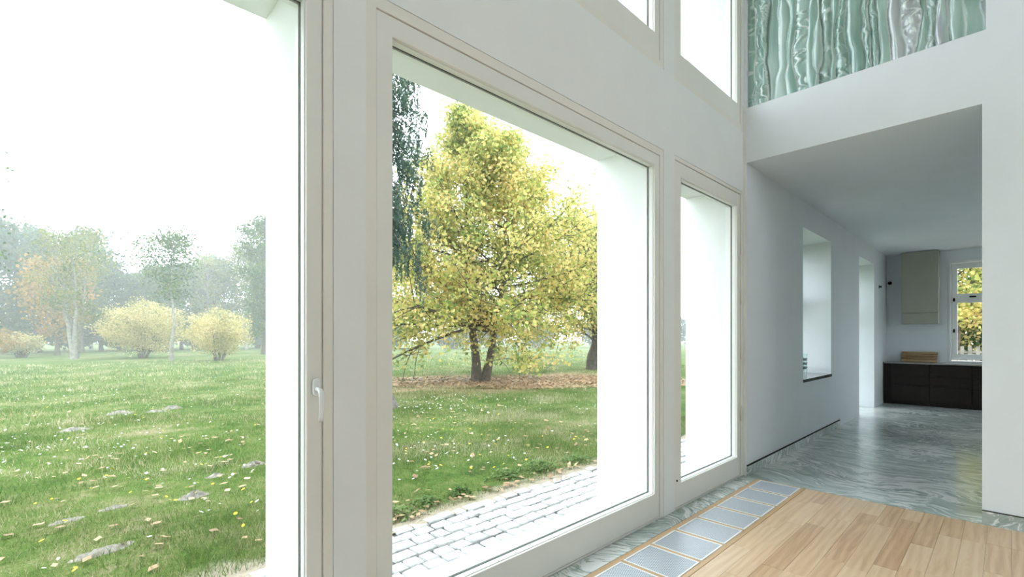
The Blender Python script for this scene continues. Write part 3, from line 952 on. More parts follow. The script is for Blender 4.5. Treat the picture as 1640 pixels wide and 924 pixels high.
# ------------------------------------------------------------------ outdoors: lawn, path
GZ = -0.02
def ground_h(x, y):
    d = np.maximum(0, np.asarray(y) - 4.0)
    return GZ + 0.03 * np.sin(np.asarray(x) * 0.9 + 1.3) * np.sin(np.asarray(y) * 0.7) * np.clip(d / 3, 0, 1)
gx = np.unique(np.concatenate([np.linspace(-90, -7, 18), np.linspace(-6, 20, 80), np.linspace(21, 110, 30), [-3.5, 13.6]]))
gy = np.unique(np.concatenate([np.linspace(-60, -7, 14), [-4.7, 3.07], np.linspace(-6, 3, 10), np.linspace(3.5, 22, 70), np.linspace(23, 130, 40)]))
GX, GY = np.meshgrid(gx, gy, indexing='ij')
GV = np.stack([GX, GY, ground_h(GX, GY)], -1).reshape(-1, 3)
idx = np.arange(len(gx) * len(gy)).reshape(len(gx), len(gy))
F = np.stack([idx[:-1, :-1], idx[1:, :-1], idx[1:, 1:], idx[:-1, 1:]], -1)
cxm = ((gx[:-1] + gx[1:]) / 2)[:, None] * np.ones((1, len(gy) - 1))
cym = ((gy[:-1] + gy[1:]) / 2)[None, :] * np.ones((len(gx) - 1, 1))
keep = ~((cxm > -3.5) & (cxm < 13.6) & (cym > -4.7) & (cym < 3.07))
link('lawn', np_mesh('lawn', GV, F[keep], True), LAWN, None, kind='structure', label='wide green lawn beyond the cobbled path')

path = box('cobblestone_path', -3.5, 13.6, YO, 3.26, -0.12, -0.032, JOINT, kind='structure', label='pale cobblestone path along the outside of the windows')
prng = random.Random(8)
stones = []
yy = YO + 0.01
while yy < 3.14:
    w = prng.uniform(0.115, 0.135)
    x = -2.0 - prng.uniform(0, 0.12)
    last = yy + w >= 3.14
    while x < 7.4:
        L = prng.uniform(0.105, 0.175)
        if not (last and prng.random() < 0.12):
            stones.append((x + L / 2, yy + w / 2 + (prng.uniform(-0.012, 0.02) if last else 0), L, w))
        x += L
    yy += w
def stone_verts(cx, cy, L, w, r):
    a, b = L / 2 - 0.008, w / 2 - 0.008
    top = 0.006 + r.uniform(-0.006, 0.006)
    V = []
    for z, k in ((-0.06, 1.0), (-0.014 + top * 0.3, 1.0), (top - 0.014, 0.80)):
        for sx, sy in ((-1, -1), (1, -1), (1, 1), (-1, 1)):
            V.append((sx * a * k + r.uniform(-0.008, 0.008), sy * b * k + r.uniform(-0.008, 0.008), z + r.uniform(-0.003, 0.003)))
    return V
SF = [(0, 1, 5, 4), (1, 2, 6, 5), (2, 3, 7, 6), (3, 0, 4, 7), (4, 5, 9, 8), (5, 6, 10, 9), (6, 7, 11, 10), (7, 4, 8, 11), (8, 9, 10, 11)]
order = sorted(stones, key=lambda s: (0 if 0.9 < s[0] < 3.9 else 1, math.hypot(s[0], s[1])))
SMESH = []
for k in range(24):
    SMESH.append(np_mesh('sett', stone_verts(0, 0, 0.14, 0.125, prng), SF, False))
    SMESH[-1].materials.append(SETT)
for s in order[:299]:
    o = link('sett', prng.choice(SMESH), None, path)
    o.location = (s[0], s[1], -0.006)
    o.scale = (s[2] / 0.14, s[3] / 0.125, 1)
    o.rotation_euler = (0, 0, prng.uniform(-0.06, 0.06) + prng.choice((0, PI)))
V, F = [], []
for s in order[299:]:
    vs = stone_verts(0, 0, s[2], s[3], prng)
    n0 = len(V)
    V += [(v[0] + s[0], v[1] + s[1], v[2] - 0.006) for v in vs]
    F += [tuple(i + n0 for i in f) for f in SF]
link('sett_field', np_mesh('sett_field', V, F), SETT, path, kind='stuff')

# thin mist standing over the lawn
def haze():
    m, n, l = new_mat('garden_mist')
    out = N(n, 'ShaderNodeOutputMaterial')
    v = N(n, 'ShaderNodeVolumeScatter')
    v.inputs['Color'].default_value = (0.96, 0.98, 1.0, 1)
    v.inputs['Density'].default_value = 0.0054
    v.inputs['Anisotropy'].default_value = 0.2
    l.new(v.outputs[0], out.inputs['Volume'])
    box('mist', -50, 90, 9.0, 95, -0.4, 15, m, kind='stuff', label='thin pale mist over the garden', category='mist')
haze()

# ------------------------------------------------------------------ leaf and branch builders
def leaves_mesh(name, P, size, rs, aspect=0.6, flat=0.0, droop=None):
    """one rhombic leaf per point, random turn"""
    n = len(P)
    d = rs.normal(size=(n, 3))
    if droop is not None:
        d = d * 0.5 + np.asarray(droop)[None, :]
    d /= np.linalg.norm(d, axis=1)[:, None] + 1e-9
    u = rs.normal(size=(n, 3))
    if flat:
        d[:, 2] *= (1 - flat)
        u[:, 2] *= (1 - flat)
        d /= np.linalg.norm(d, axis=1)[:, None] + 1e-9
    s = np.cross(d, u)
    if flat:
        s = np.cross(np.array([[0, 0, 1.0]]), d) + 0.25 * u
    s /= np.linalg.norm(s, axis=1)[:, None] + 1e-9
    L = (size * rs.uniform(0.65, 1.35, n))[:, None]
    V = np.empty((n, 4, 3))
    V[:, 0] = P - d * L * 0.5
    V[:, 1] = P + s * L * 0.5 * aspect - d * L * 0.05
    V[:, 2] = P + d * L * 0.5
    V[:, 3] = P - s * L * 0.5 * aspect - d * L * 0.05
    return np_mesh(name, V.reshape(-1, 3), np.arange(n * 4).reshape(n, 4))

def tubes_mesh(name, segs, nside=6):
    """segs: list of polylines [(points, radii)]"""
    V, F = [], []
    for pts, rad in segs:
        ns = nside if rad[0] > 0.03 else 4
        pts = [np.asarray(p, float) for p in pts]
        base = len(V)
        for i, p in enumerate(pts):
            d = pts[min(i + 1, len(pts) - 1)] - pts[max(i - 1, 0)]
            d = d / (np.linalg.norm(d) + 1e-9)
            up = np.array([1.0, 0, 0]) if abs(d[0]) < 0.8 else np.array([0, 1.0, 0])
            e1 = np.cross(d, up); e1 /= np.linalg.norm(e1)
            e2 = np.cross(d, e1)
            for k in range(ns):
                a = 2 * PI * k / ns
                V.append(p + (e1 * math.cos(a) + e2 * math.sin(a)) * rad[i])
        for i in range(len(pts) - 1):
            for k in range(ns):
                F.append((base + i * ns + k, base + i * ns + (k + 1) % ns, base + (i + 1) * ns + (k + 1) % ns, base + (i + 1) * ns + k))
    return np_mesh(name, np.array(V), np.array(F), True)

def walk(rs, p, d, L, n, wob, lift=0.0):
    pts = [np.array(p, float)]
    d = np.array(d, float); d /= np.linalg.norm(d)
    for i in range(n):
        d = d + rs.normal(size=3) * wob + np.array([0, 0, lift])
        d /= np.linalg.norm(d)
        pts.append(pts[-1] + d * L / n)
    return pts

def crown(rs, trunk, H, zlow, reach, nb, rb, pitch=(0.15, 0.6), nsub=6, ntwig=4, lift=0.03, leafspread=0.16, leafper=12, anchor_step=0.5, low=0.9):
    """branches along a trunk polyline; returns branch tubes and leaf points"""
    segs, LP = [], []
    T = np.array(trunk)
    tz = T[:, 2]
    for b in range(nb):
        z = zlow + (H * 0.98 - zlow) * ((b + rs.uniform(0, 1)) / nb) ** low
        i = int(np.clip(np.searchsorted(tz, z) - 1, 0, len(T) - 2))
        f = (z - tz[i]) / (tz[i + 1] - tz[i] + 1e-6)
        p = T[i] * (1 - f) + T[i + 1] * f
        az = b * 2.399 + rs.uniform(-0.5, 0.5)
        Lb = reach(z) * rs.uniform(0.75, 1.12)
        el = pitch[0] + (pitch[1] - pitch[0]) * (z / H) + rs.uniform(-0.15, 0.2)
        d = (math.cos(az) * math.cos(el), math.sin(az) * math.cos(el), math.sin(el))
        pts = walk(rs, p, d, Lb, 6, 0.13, lift)
        r0 = max(0.008, rb * Lb / 3.0)
        segs.append((pts, [r0 * (1 - 0.13 * k) for k in range(7)]))
        for s in range(nsub):
            t = rs.uniform(0.25, 1.0) * 6
            k = min(5, int(t))
            q = pts[k] + (pts[k + 1] - pts[k]) * (t - k)
            dd = (pts[k + 1] - pts[k]); dd = dd / np.linalg.norm(dd)
            dd = dd + rs.normal(size=3) * 0.65
            Ls = Lb * rs.uniform(0.22, 0.48)
            sp = walk(rs, q, dd, Ls, 4, 0.22, lift * 0.5)
            segs.append((sp, [r0 * 0.35 * (1 - 0.2 * m) for m in range(5)]))
            for tw in range(ntwig):
                a = sp[rs.randint(1, 5)]
                LP.append((a, leafper))
        for k in (3, 4, 5, 6):
            LP.append((pts[k], leafper // 2))
    pts = []
    for a, n in LP:
        pts.append(a[None, :] + rs.normal(size=(n, 3)) * np.array([leafspread, leafspread, leafspread * 0.8])[None, :])
    return segs, np.concatenate(pts)

# ------------------------------------------------------------------ the autumn tree in the middle window
def autumn_tree():
    rs = np.random.RandomState(21)
    base = np.array([9.80, 11.62, GZ - 0.05])
    t = empty('autumn_tree', tuple(base), label='two-stemmed autumn oak with yellow-green leaves in the middle window', category='tree')
    ax = np.array([0.7206, -0.6934, 0])     # to the right as seen from the house
    H = 8.35
    t1 = [np.array([-0.13 * ax[0], -0.13 * ax[1], 0.0]) + np.array([-0.42 * ax[0], -0.42 * ax[1], 0]) * min(1, z / 3.0) * 0.7 + np.array([rs.normal() * 0.03, rs.normal() * 0.03, z]) for z in np.linspace(0, H, 14)]
    r1 = [0.155 * (1 - 0.93 * (z / H) ** 0.8) + 0.05 * math.exp(-z * 3.0) for z in np.linspace(0, H, 14)]
    link('trunk', tubes_mesh('trunk', [(t1, r1)], 10), TREETRUNK, t)
    H2 = 7.2
    t2 = [np.array([0.10, -0.10, 0.0]) + ax * (0.55 * min(1, z / 3.0) + 0.05 * z * (z > 3) * 0.5) + np.array([rs.normal() * 0.03, rs.normal() * 0.03, z]) for z in np.linspace(0, H2, 12)]
    r2 = [0.135 * (1 - 0.93 * (z / H2) ** 0.8) + 0.05 * math.exp(-z * 3.0) for z in np.linspace(0, H2, 12)]
    link('trunk', tubes_mesh('trunk', [(t2, r2)], 10), TREETRUNK, t)
    def reach(z):
        return 4.3 * max(0.0, 1 - (max(z - 0.8, 0) / 7.9) ** 1.0) + 0.4
    s1, l1 = crown(rs, t1, H, 1.75, reach, 74, 0.034, (-0.36, 1.0), 11, 5, 0.022, 0.17, 10, 0.5, 1.5)
    def reach2(z):
        return 4.3 * max(0.0, 1 - (max(z - 0.8, 0) / 7.0) ** 1.0) + 0.4
    s2, l2 = crown(rs, t2, H2, 1.8, reach2, 62, 0.034, (-0.36, 0.95), 11, 5, 0.022, 0.17, 10, 0.5, 1.5)
    link('branches', tubes_mesh('branches', s1 + s2, 5), TREETRUNK, t)
    L = np.concatenate([l1, l2])
    L = L[L[:, 2] > 0.5]
    link('foliage', leaves_mesh('foliage', L, 0.115, rs, 0.62), OAKLEAF, t, kind='stuff')
autumn_tree()

# ------------------------------------------------------------------ spruce close to the house
def spruce():
    rs = np.random.RandomState(5)
    base = (4.62, 8.52, GZ - 0.03)
    t = empty('spruce_tree', base, label='tall spruce with drooping branches half hidden behind the window post', category='tree')
    H = 15.0
    zz = np.concatenate([[0, 0.12, 0.3, 0.6, 1.0], np.linspace(1.6, H, 14)])
    pts = [np.array([rs.normal() * 0.015, rs.normal() * 0.015, z]) for z in zz]
    rad = [0.165 * (1 - 0.95 * z / H) + 0.19 * math.exp(-z * 2.8) for z in zz]
    link('trunk', tubes_mesh('trunk', [(pts, rad)], 14), SPRUCEBARK, t)
    segs, LP, LD = [], [], []
    nb = 105
    for b in range(nb):
        z = 3.4 + (H - 3.6) * (b / nb) ** 1.1
        az = b * 2.399
        Lb = (0.95 * (1 - (z / H) ** 2.2) + 0.12) * rs.uniform(0.65, 1.12)
        p = np.array([0, 0, z])
        br = [p]
        for k in range(1, 7):
            f = k / 6
            br.append(p + np.array([math.cos(az) * Lb * f, math.sin(az) * Lb * f, 0.10 * f - 0.75 * Lb * f ** 2.0]))
        segs.append((br, [0.02 * (1 - 0.13 * k) for k in range(7)]))
        for k in range(2, 7):
            for q in range(4):
                hl = rs.uniform(0.2, 0.75)
                a = br[k] + rs.normal(size=3) * np.array([0.05, 0.05, 0.02])
                n = int(70 * hl)
                tt = rs.rand(n)
                LP.append(a[None, :] + np.stack([rs.normal(size=n) * 0.035 * (1.2 - tt), rs.normal(size=n) * 0.035 * (1.2 - tt), -tt * hl], -1))
    P = np.concatenate(LP)
    link('branches', tubes_mesh('branches', segs, 5), SPRUCEBARK, t)
    link('foliage', leaves_mesh('foliage', P, 0.085, rs, 0.28, droop=(0, 0, -0.7)), SPRUCELEAF, t, kind='stuff')
spruce()

# ------------------------------------------------------------------ generic trees and bushes
def make_tree(name, seed, H, zlow, R, nb, leafmat, barkmat, leaf, label, group=None, stems=1, r0=0.16, leafper=9, shape=1.5, pitch=(0.2, 0.9), spread=0.3, nsub=6, lean=0.0, topless=0.0, fan=0.5):
    rs = np.random.RandomState(seed)
    t = empty(name, (0, 0, 0), label=label, category='tree')
    if group:
        t['group'] = group
    segs, LP = [], []
    for s in range(stems):
        az = 2 * PI * s / max(1, stems) + rs.rand()
        sp = (fan if stems > 1 else 0.0)
        hh = H * (1.0 if s == 0 else rs.uniform(0.8, 0.97))
        pts = []
        for z in np.linspace(0, hh, 11):
            pts.append(np.array([math.cos(az) * sp * (z / hh) ** 1.1 * R * 0.6 + lean * z + rs.normal() * 0.05 * (z > 0), math.sin(az) * sp * (z / hh) ** 1.1 * R * 0.6 + rs.normal() * 0.05 * (z > 0), z]))
        rr = r0 * (1.0 if stems == 1 else 0.75)
        rad = [rr * (1 - 0.93 * (z / hh) ** 0.8) + rr * 0.3 * math.exp(-z * 2) for z in np.linspace(0, hh, 11)]
        link('trunk', tubes_mesh('trunk', [(pts, rad)], 8), barkmat, t)
        def reach(z):
            f = np.clip((z - zlow) / (hh - zlow), 0, 1)
            return R * (1 if stems == 1 else 0.72) * (math.sin(PI * (0.12 + 0.86 * f ** shape)) * 0.85 + 0.15)
        a, b = crown(rs, pts, hh, zlow, reach, nb // stems, r0 * 0.3, pitch, nsub, 3, 0.05, spread, leafper)
        segs += a
        LP.append(b)
    link('branches', tubes_mesh('branches', segs, 4), barkmat, t)
    P = np.concatenate(LP)
    P = P[P[:, 2] > 0.3]
    link('foliage', leaves_mesh('foliage', P, leaf, rs, 0.65), leafmat, t, kind='stuff')
    return t

def make_bush(name, seed, R, H, leafmat, label, leaf=0.16, n=9000, stems=9, group=None, cat='bush', zlow=0.35):
    rs = np.random.RandomState(seed)
    t = empty(name, (0, 0, 0), label=label, category=cat)
    if group:
        t['group'] = group
    segs, LP = [], []
    per = n // (stems * 8)
    for s in range(stems):
        az = s * 2.399
        k = math.sqrt((s + 0.5) / stems)
        tip = np.array([math.cos(az) * R * 0.75 * k, math.sin(az) * R * 0.75 * k, H * (0.92 - 0.35 * k * k)])
        p0 = np.array([math.cos(az) * 0.25 * k, math.sin(az) * 0.25 * k, 0])
        pts = [p0 * (1 - f) + tip * f + np.array([0, 0, 0.25 * H * math.sin(PI * f) * 0.3]) + rs.normal(size=3) * 0.04 * (f > 0) for f in np.linspace(0, 1, 7)]
        segs.append((pts, [0.06 * (1 - 0.13 * q) for q in range(7)]))
    link('stem', tubes_mesh('stem', segs, 5), TREETRUNK, t)
    m = 0
    pts = []
    while m < n:
        q = rs.normal(size=(n, 3)); q /= np.linalg.norm(q, axis=1)[:, None]
        rr = rs.rand(n) ** (1 / 2.6)
        q = q * rr[:, None]
        bump = 1 + 0.16 * np.sin(q[:, 0] * 7 + seed) * np.sin(q[:, 1] * 6) + 0.12 * np.sin(q[:, 2] * 9 + q[:, 0] * 5)
        q = q * bump[:, None] * np.array([R, R, (H - zlow) / 2])[None, :]
        q[:, 2] += (H + zlow) / 2
        q += rs.normal(size=q.shape) * 0.12
        q = q[q[:, 2] > 0.08]
        pts.append(q); m += len(q)
    link('foliage', leaves_mesh('foliage', np.concatenate(pts)[:n], leaf, rs, 0.6), leafmat, t, kind='stuff')
    return t

def copy_tree(root, loc, rz, sc, label=None):
    c = root.copy(); COL.objects.link(c)
    c.location = loc; c.rotation_euler = (0, 0, rz); c.scale = sc
    if label:
        c['label'] = label
    for ch in list(root.children):
        d = ch.copy(); COL.objects.link(d); d.parent = c
    return c

# mid-distance trees on the left lawn
t = make_tree('multi_stem_tree', 3, 8.3, 2.2, 2.5, 40, OLIVELEAF, BARKPALE, 0.15, 'pale-barked multi-stemmed tree left of the yellow bushes on the lawn', stems=4, r0=0.22, leafper=6, spread=0.3, fan=0.75)
t.location = (0.97, 40.8, GZ)
t = make_bush('yellow_bush', 31, 2.35, 3.7, YELLOWLEAF, 'larger round yellow bush beside the slim lawn tree', leaf=0.125, n=17000)
t.location = (4.28, 40.1, GZ)
t = make_tree('slim_tree', 8, 7.2, 3.4, 1.9, 24, GREENLEAF, BARKPALE, 0.15, 'slim bare-stemmed young tree between the two yellow bushes', r0=0.12, leafper=7, spread=0.3)
t.location = (5.1, 34.7, GZ)
t = make_bush('yellow_bush', 37, 1.6, 2.9, YELLOWLEAF, 'smaller round yellow bush near the right edge of the nearest window', leaf=0.105, n=14000)
t.location = (6.93, 31.9, GZ)
t = make_tree('orange_tree', 14, 6.5, 1.2, 2.8, 30, ORANGELEAF, TREETRUNK, 0.24, 'orange-brown autumn tree behind the multi-stemmed tree', leafper=8, r0=0.15)
t.location = (0.2, 49.0, GZ)
t = make_bush('yellow_shrub', 41, 1.1, 1.5, YELLOWLEAF, 'low yellow-green shrub at the far left of the lawn', leaf=0.16, n=2500)
t.location = (-1.6, 46.5, GZ)
t = make_bush('brown_shrub', 43, 1.6, 1.9, ORANGELEAF, 'brownish shrub at the far left edge of the treeline', leaf=0.17, n=2600)
t.location = (-3.2, 45.0, GZ)
t = make_tree('green_tree', 17, 10.5, 1.0, 2.6, 44, GREENLEAF, TREETRUNK, 0.2, 'dense green tree beside the smaller yellow bush', leafper=10, r0=0.18)
t.location = (12.2, 41.5, GZ)
t = make_tree('side_tree', 19, 7.5, 1.6, 2.6, 34, GREENLEAF, TREETRUNK, 0.13, 'bright green tree at the left edge of the nearest window', leafper=8, r0=0.15)
t.location = (-3.25, 24.5, GZ)
# the yellow tree half hidden by the reveal of the middle window
t = make_tree('yellow_tree', 23, 5.4, 1.0, 3.3, 54, OAKLEAF, TREETRUNK, 0.14, 'yellow tree with a dark trunk at the right side of the middle window', leafper=12, r0=0.3, spread=0.22, nsub=8)
t.location = (16.9, 12.4, GZ)
# trees seen through the kitchen window
t = make_tree('kitchen_view_tree', 27, 7.5, 1.4, 3.2, 44, OAKLEAF, TREETRUNK, 0.14, 'autumn tree with yellow leaves seen through the kitchen window', leafper=12, r0=0.2, spread=0.25, nsub=8)
t.location = (20.5, 1.2, GZ)
t = make_tree('kitchen_view_tree', 29, 8.5, 0.8, 3.4, 44, GREENLEAF, TREETRUNK, 0.18, 'green tree behind the autumn tree seen through the kitchen window', leafper=12, r0=0.2, spread=0.3, nsub=8)
t.location = (27.0, -0.8, GZ)

t = make_bush('kitchen_view_bush', 71, 2.4, 3.4, GREENLEAF, 'green bush behind the picket fence outside the kitchen window', leaf=0.15, n=8000)
t.location = (23.5, 0.4, GZ)
t = make_bush('kitchen_view_bush', 73, 1.9, 2.6, YELLOWLEAF, 'yellow bush beyond the picket fence outside the kitchen window', leaf=0.14, n=6000)
t.location = (22.0, 2.6, GZ)

# misty treeline: a few kinds, copied with different sizes and turns
GRP = 'hazy trees of the far treeline'
TL = 'tall hazy background tree in the misty treeline beyond the lawn'
kinds = [
    make_tree('treeline_tree', 51, 12.0, 1.0, 3.6, 44, BLUEGREEN, TREETRUNK, 0.36, TL, GRP, leafper=11, r0=0.2, spread=0.45),
    make_tree('treeline_tree', 53, 12.5, 2.6, 3.3, 36, GREENLEAF, TREETRUNK, 0.33, TL, GRP, leafper=8, r0=0.2, spread=0.42),
    make_tree('treeline_tree', 57, 13.0, 1.0, 2.9, 50, BLUEGREEN, TREETRUNK, 0.32, TL, GRP, leafper=10, r0=0.22, shape=0.55, pitch=(-0.1, 0.5), spread=0.4),
    make_tree('treeline_tree', 59, 11.5, 2.2, 3.3, 30, OLIVELEAF, BARKPALE, 0.28, TL, GRP, leafper=6, r0=0.2, spread=0.45),
]
tr = random.Random(77)
spots = [  # x, y, kind, height scale, label
    (-6.5, 54, 2, 0.80, 'hazy conifer-shaped treeline tree at the far left edge'), (-3.6, 56, 0, 0.84, 'broad hazy blue-green treeline tree left of the orange tree'),
    (-0.9, 59, 2, 0.80, 'hazy blue-green treeline tree directly behind the orange tree'), (1.8, 56, 1, 0.80, 'hazy green treeline tree just right of the multi-stemmed tree'),
    (3.4, 62, 0, 0.70, 'hazy blue-green treeline tree behind the left half of the larger yellow bush'), (5.8, 60, 2, 0.58, 'low hazy conifer in the dip of the treeline'),
    (7.8, 58, 1, 0.62, 'hazy green treeline tree behind the slim lawn tree'), (10.0, 62, 0, 0.72, 'hazy blue-green treeline tree between the two yellow bushes'),
    (11.6, 58, 3, 0.78, 'thin olive treeline tree behind the smaller yellow bush'), (13.3, 61, 0, 0.78, 'broad hazy treeline tree right behind the smaller yellow bush'),
    (15.0, 57, 3, 0.92, 'tall olive treeline tree left of the dense green tree'), (17.6, 60, 2, 0.86, 'hazy conifer behind the dense green tree'),
    (19.8, 57, 1, 0.98, 'tall hazy green treeline tree at the right edge of the nearest window'), (23.5, 58, 0, 0.95, 'hazy treeline tree hidden behind the window post'),
    (-1.8, 68, 1, 0.92, 'faint rear-row tree above the left treeline'), (3.0, 71, 3, 0.82, 'faint rear-row tree left of the treeline dip'),
    (8.6, 70, 2, 0.74, 'faint rear-row conifer right of the treeline dip'), (14.0, 69, 1, 0.86, 'faint rear-row tree above the smaller yellow bush'), (19.4, 68, 3, 1.02, 'faint thin rear-row tree at the right of the treeline')]
first = set()
for x, y, k, s, lab in spots:
    rz = tr.uniform(0, 6.28)
    wv = tr.uniform(0.75, 0.92)
    if k not in first:
        first.add(k)
        kinds[k].location = (x, y, GZ); kinds[k].rotation_euler = (0, 0, rz); kinds[k].scale = (wv, wv, s); kinds[k]['label'] = lab
    else:
        copy_tree(kinds[k], (x, y, GZ), rz, (wv, wv, s), lab)
# low hazy shrubs behind the lawn seen below the autumn tree
hs = make_bush('hedge_shrub', 61, 2.6, 3.2, BLUEGREEN, 'low hazy shrub at the far lawn edge behind the autumn tree', leaf=0.34, n=2600, group='hazy shrubs at the far lawn edge')
hs.location = (26, 46, GZ)
for k in range(12):
    x = 22 + k * 5.2 + tr.uniform(-1, 1)
    copy_tree(hs, (x + 6, 47 - k * 2.2 + tr.uniform(-2, 2), GZ), tr.uniform(0, 6), (tr.uniform(0.8, 1.1),) * 2 + (tr.uniform(0.7, 1.5),))
# undergrowth below the treeline
for k in range(11):
    c = copy_tree(hs, (-9 + k * 3.4 + tr.uniform(-0.6, 0.6), 64.5 + tr.uniform(-1, 1), GZ), tr.uniform(0, 6), (tr.uniform(0.8, 1.0),) * 2 + (tr.uniform(0.8, 1.4),), 'dim undergrowth shrub between the trunks of the far treeline')
    c['group'] = 'undergrowth below the treeline'
# ------------------------------------------------------------------ grass, flowers, fallen leaves, soil mounds, weeds
MOUNDS = [(0.24, 4.14, 0.28, 0.13, 0.035, 'long pale sandy patch closest to the house on the lawn'), (0.90, 5.0, 0.17, 0.14, 0.085, 'heaped grey soil mound in the middle of the near lawn'),
          (0.07, 5.02, 0.17, 0.09, 0.03, 'flat pale soil patch left of the heaped mound'), (0.36, 5.14, 0.15, 0.08, 0.03, 'small flat soil patch just beside another, left of the heaped mound'),
          (0.85, 11.1, 0.33, 0.2, 0.09, 'far pale soil mound, centre one of the distant row'), (0.22, 9.7, 0.30, 0.17, 0.07, 'pale soil mound left of the distant row'),
          (1.35, 11.0, 0.26, 0.15, 0.06, 'flat distant soil mound right of the centre one'), (1.66, 11.3, 0.28, 0.17, 0.09, 'distant soil mound furthest right in its row'),
          (1.60, 5.78, 0.20, 0.13, 0.07, 'pale soil mound against the right edge of the nearest window'), (1.19, 5.6, 0.12, 0.09, 0.05, 'small soil mound behind the heaped mound')]
def mound(x, y, a, b, h, label, seed):
    rs = np.random.RandomState(seed)
    nr, na = 9, 26
    V, F = [], []
    ang = rs.uniform(0.0, 0.4)
    lob = [rs.uniform(0.75, 1.2) for _ in range(na)]
    lob = [(lob[i - 1] + lob[i] + lob[(i + 1) % na]) / 3 for i in range(na)]
    for i in range(nr + 1):
        f = i / nr
        for k in range(na):
            th = 2 * PI * k / na
            px, py = a * f * lob[k] * math.cos(th), b * f * lob[k] * math.sin(th)
            z = h * (math.cos(PI * f) * 0.5 + 0.5) + rs.normal() * 0.12 * h * (1 - f) + (0.012 * rs.normal() * (0.2 < f < 0.9)) * (h / 0.08)
            V.append((px * math.cos(ang) - py * math.sin(ang), px * math.sin(ang) + py * math.cos(ang), z - 0.012 * (f > 0.95)))
    for i in range(nr):
        for k in range(na):
            F.append((i * na + k, (i + 1) * na + k, (i + 1) * na + (k + 1) % na, i * na + (k + 1) % na))
    o = link('soil_mound', np_mesh('soil_mound', V, F, False), EARTH, None, label=label, category='soil mound', group='soil mounds on the lawn')
    o.location = (x, y, float(ground_h(x, y)) + 0.004)
for k, mm in enumerate(MOUNDS):
    mound(mm[0], mm[1], mm[2] * 0.72, mm[3] * 0.55, mm[4] * 0.6, mm[5], 100 + k)

rs = np.random.RandomState(2)
def in_view(P, m=0.35):
    """keep what the windows can show, with room to spare on both sides"""
    a = np.arctan2(P[:, 1], P[:, 0])
    return (a > math.radians(24)) & (a < math.radians(103))
def near_mound(P):
    k = np.zeros(len(P), bool)
    for x, y, a, b, h, _ in MOUNDS:
        k |= ((P[:, 0] - x) / a) ** 2 + ((P[:, 1] - y) / b) ** 2 < 0.12
    return k
def litter_mask(P):
    c, s = math.cos(math.radians(42)), math.sin(math.radians(42))
    dx, dy = P[:, 0] - 10.6, P[:, 1] - 10.6
    return np.hypot((dx * c - dy * s) / 5.2, (dx * s + dy * c) / 2.0)
def scatter(n, x0, x1, y0, y1):
    P = np.stack([rs.uniform(x0, x1, n), rs.uniform(y0, y1, n)], -1)
    return P[in_view(P)]
blades = []
for n, x0, x1, y0, y1, hh, ww in ((150000, -1.6, 8, 3.2, 6.2, 0.052, 0.0045), (110000, -3, 13, 6.0, 10.5, 0.062, 0.007), (90000, -5, 22, 10, 18, 0.075, 0.012), (70000, -8, 34, 17, 34, 0.10, 0.024)):
    P = scatter(n, x0, x1, y0, y1)
    P = P[~near_mound(P)]
    lm = litter_mask(P)
    P = P[(lm > 0.95) | (rs.rand(len(P)) < 0.12)]
    patch = np.sin(P[:, 0] * 1.7 + 0.6 * np.sin(P[:, 1] * 1.3)) * np.sin(P[:, 1] * 1.9 + 1.1 * np.sin(P[:, 0] * 0.8))
    P = P[rs.rand(len(P)) < 0.62 + 0.38 * patch]
    m = len(P)
    patch = np.sin(P[:, 0] * 1.7 + 0.6 * np.sin(P[:, 1] * 1.3)) * np.sin(P[:, 1] * 1.9 + 1.1 * np.sin(P[:, 0] * 0.8))
    h = hh * rs.uniform(0.45, 1.25, m) * (1 + 0.4 * patch)
    az = rs.uniform(0, 2 * PI, m)
    ln = rs.uniform(0.15, 0.9, m) * h
    la = rs.uniform(0, 2 * PI, m)
    z = ground_h(P[:, 0], P[:, 1]) - 0.004
    V = np.empty((m, 3, 3))
    dx, dy = np.cos(az) * ww * 0.5, np.sin(az) * ww * 0.5
    V[:, 0] = np.stack([P[:, 0] - dx, P[:, 1] - dy, z], -1)
    V[:, 1] = np.stack([P[:, 0] + dx, P[:, 1] + dy, z], -1)
    V[:, 2] = np.stack([P[:, 0] + np.cos(la) * ln, P[:, 1] + np.sin(la) * ln, z + h], -1)
    blades.append(V.reshape(-1, 3))
BV = np.concatenate(blades)
link('grass', np_mesh('grass', BV, np.arange(len(BV)).reshape(-1, 3)), GRASS, None, kind='stuff', label='short green grass blades growing over the lawn', category='grass')

def discs(name, P, size, hgt, mat, label, cat):
    n = len(P)
    V = np.empty((n, 6, 3))
    z = ground_h(P[:, 0], P[:, 1]) + hgt * rs.uniform(0.6, 1.3, n)
    s = size * rs.uniform(0.7, 1.3, n)
    tx, ty = rs.normal(size=n) * 0.3, rs.normal(size=n) * 0.3
    for k in range(6):
        a = 2 * PI * k / 6
        V[:, k] = np.stack([P[:, 0] + np.cos(a) * s, P[:, 1] + np.sin(a) * s, z + s * (tx * math.cos(a) + ty * math.sin(a))], -1)
    link(name, np_mesh(name, V.reshape(-1, 3), np.arange(n * 6).reshape(n, 6)), mat, None, kind='stuff', label=label, category=cat)
P = np.concatenate([scatter(1500, -2, 8, 3.8, 9), scatter(2400, -3, 14, 7, 17)])
P = P[litter_mask(P) > 1.1]
P = P[rs.rand(len(P)) < 0.45 + 0.5 * np.sin(P[:, 0] * 1.1 + 2) * np.sin(P[:, 1] * 0.9)]
discs('daisies', P, 0.013, 0.055, DAISY, 'tiny white daisies dotted over the lawn', 'flowers')
P = np.concatenate([scatter(160, -1, 6, 3.6, 6.5), scatter(160, -3, 14, 6, 14)])
discs('dandelions', P, 0.014, 0.05, DANDEL, 'small yellow flowers dotted over the lawn', 'flowers')
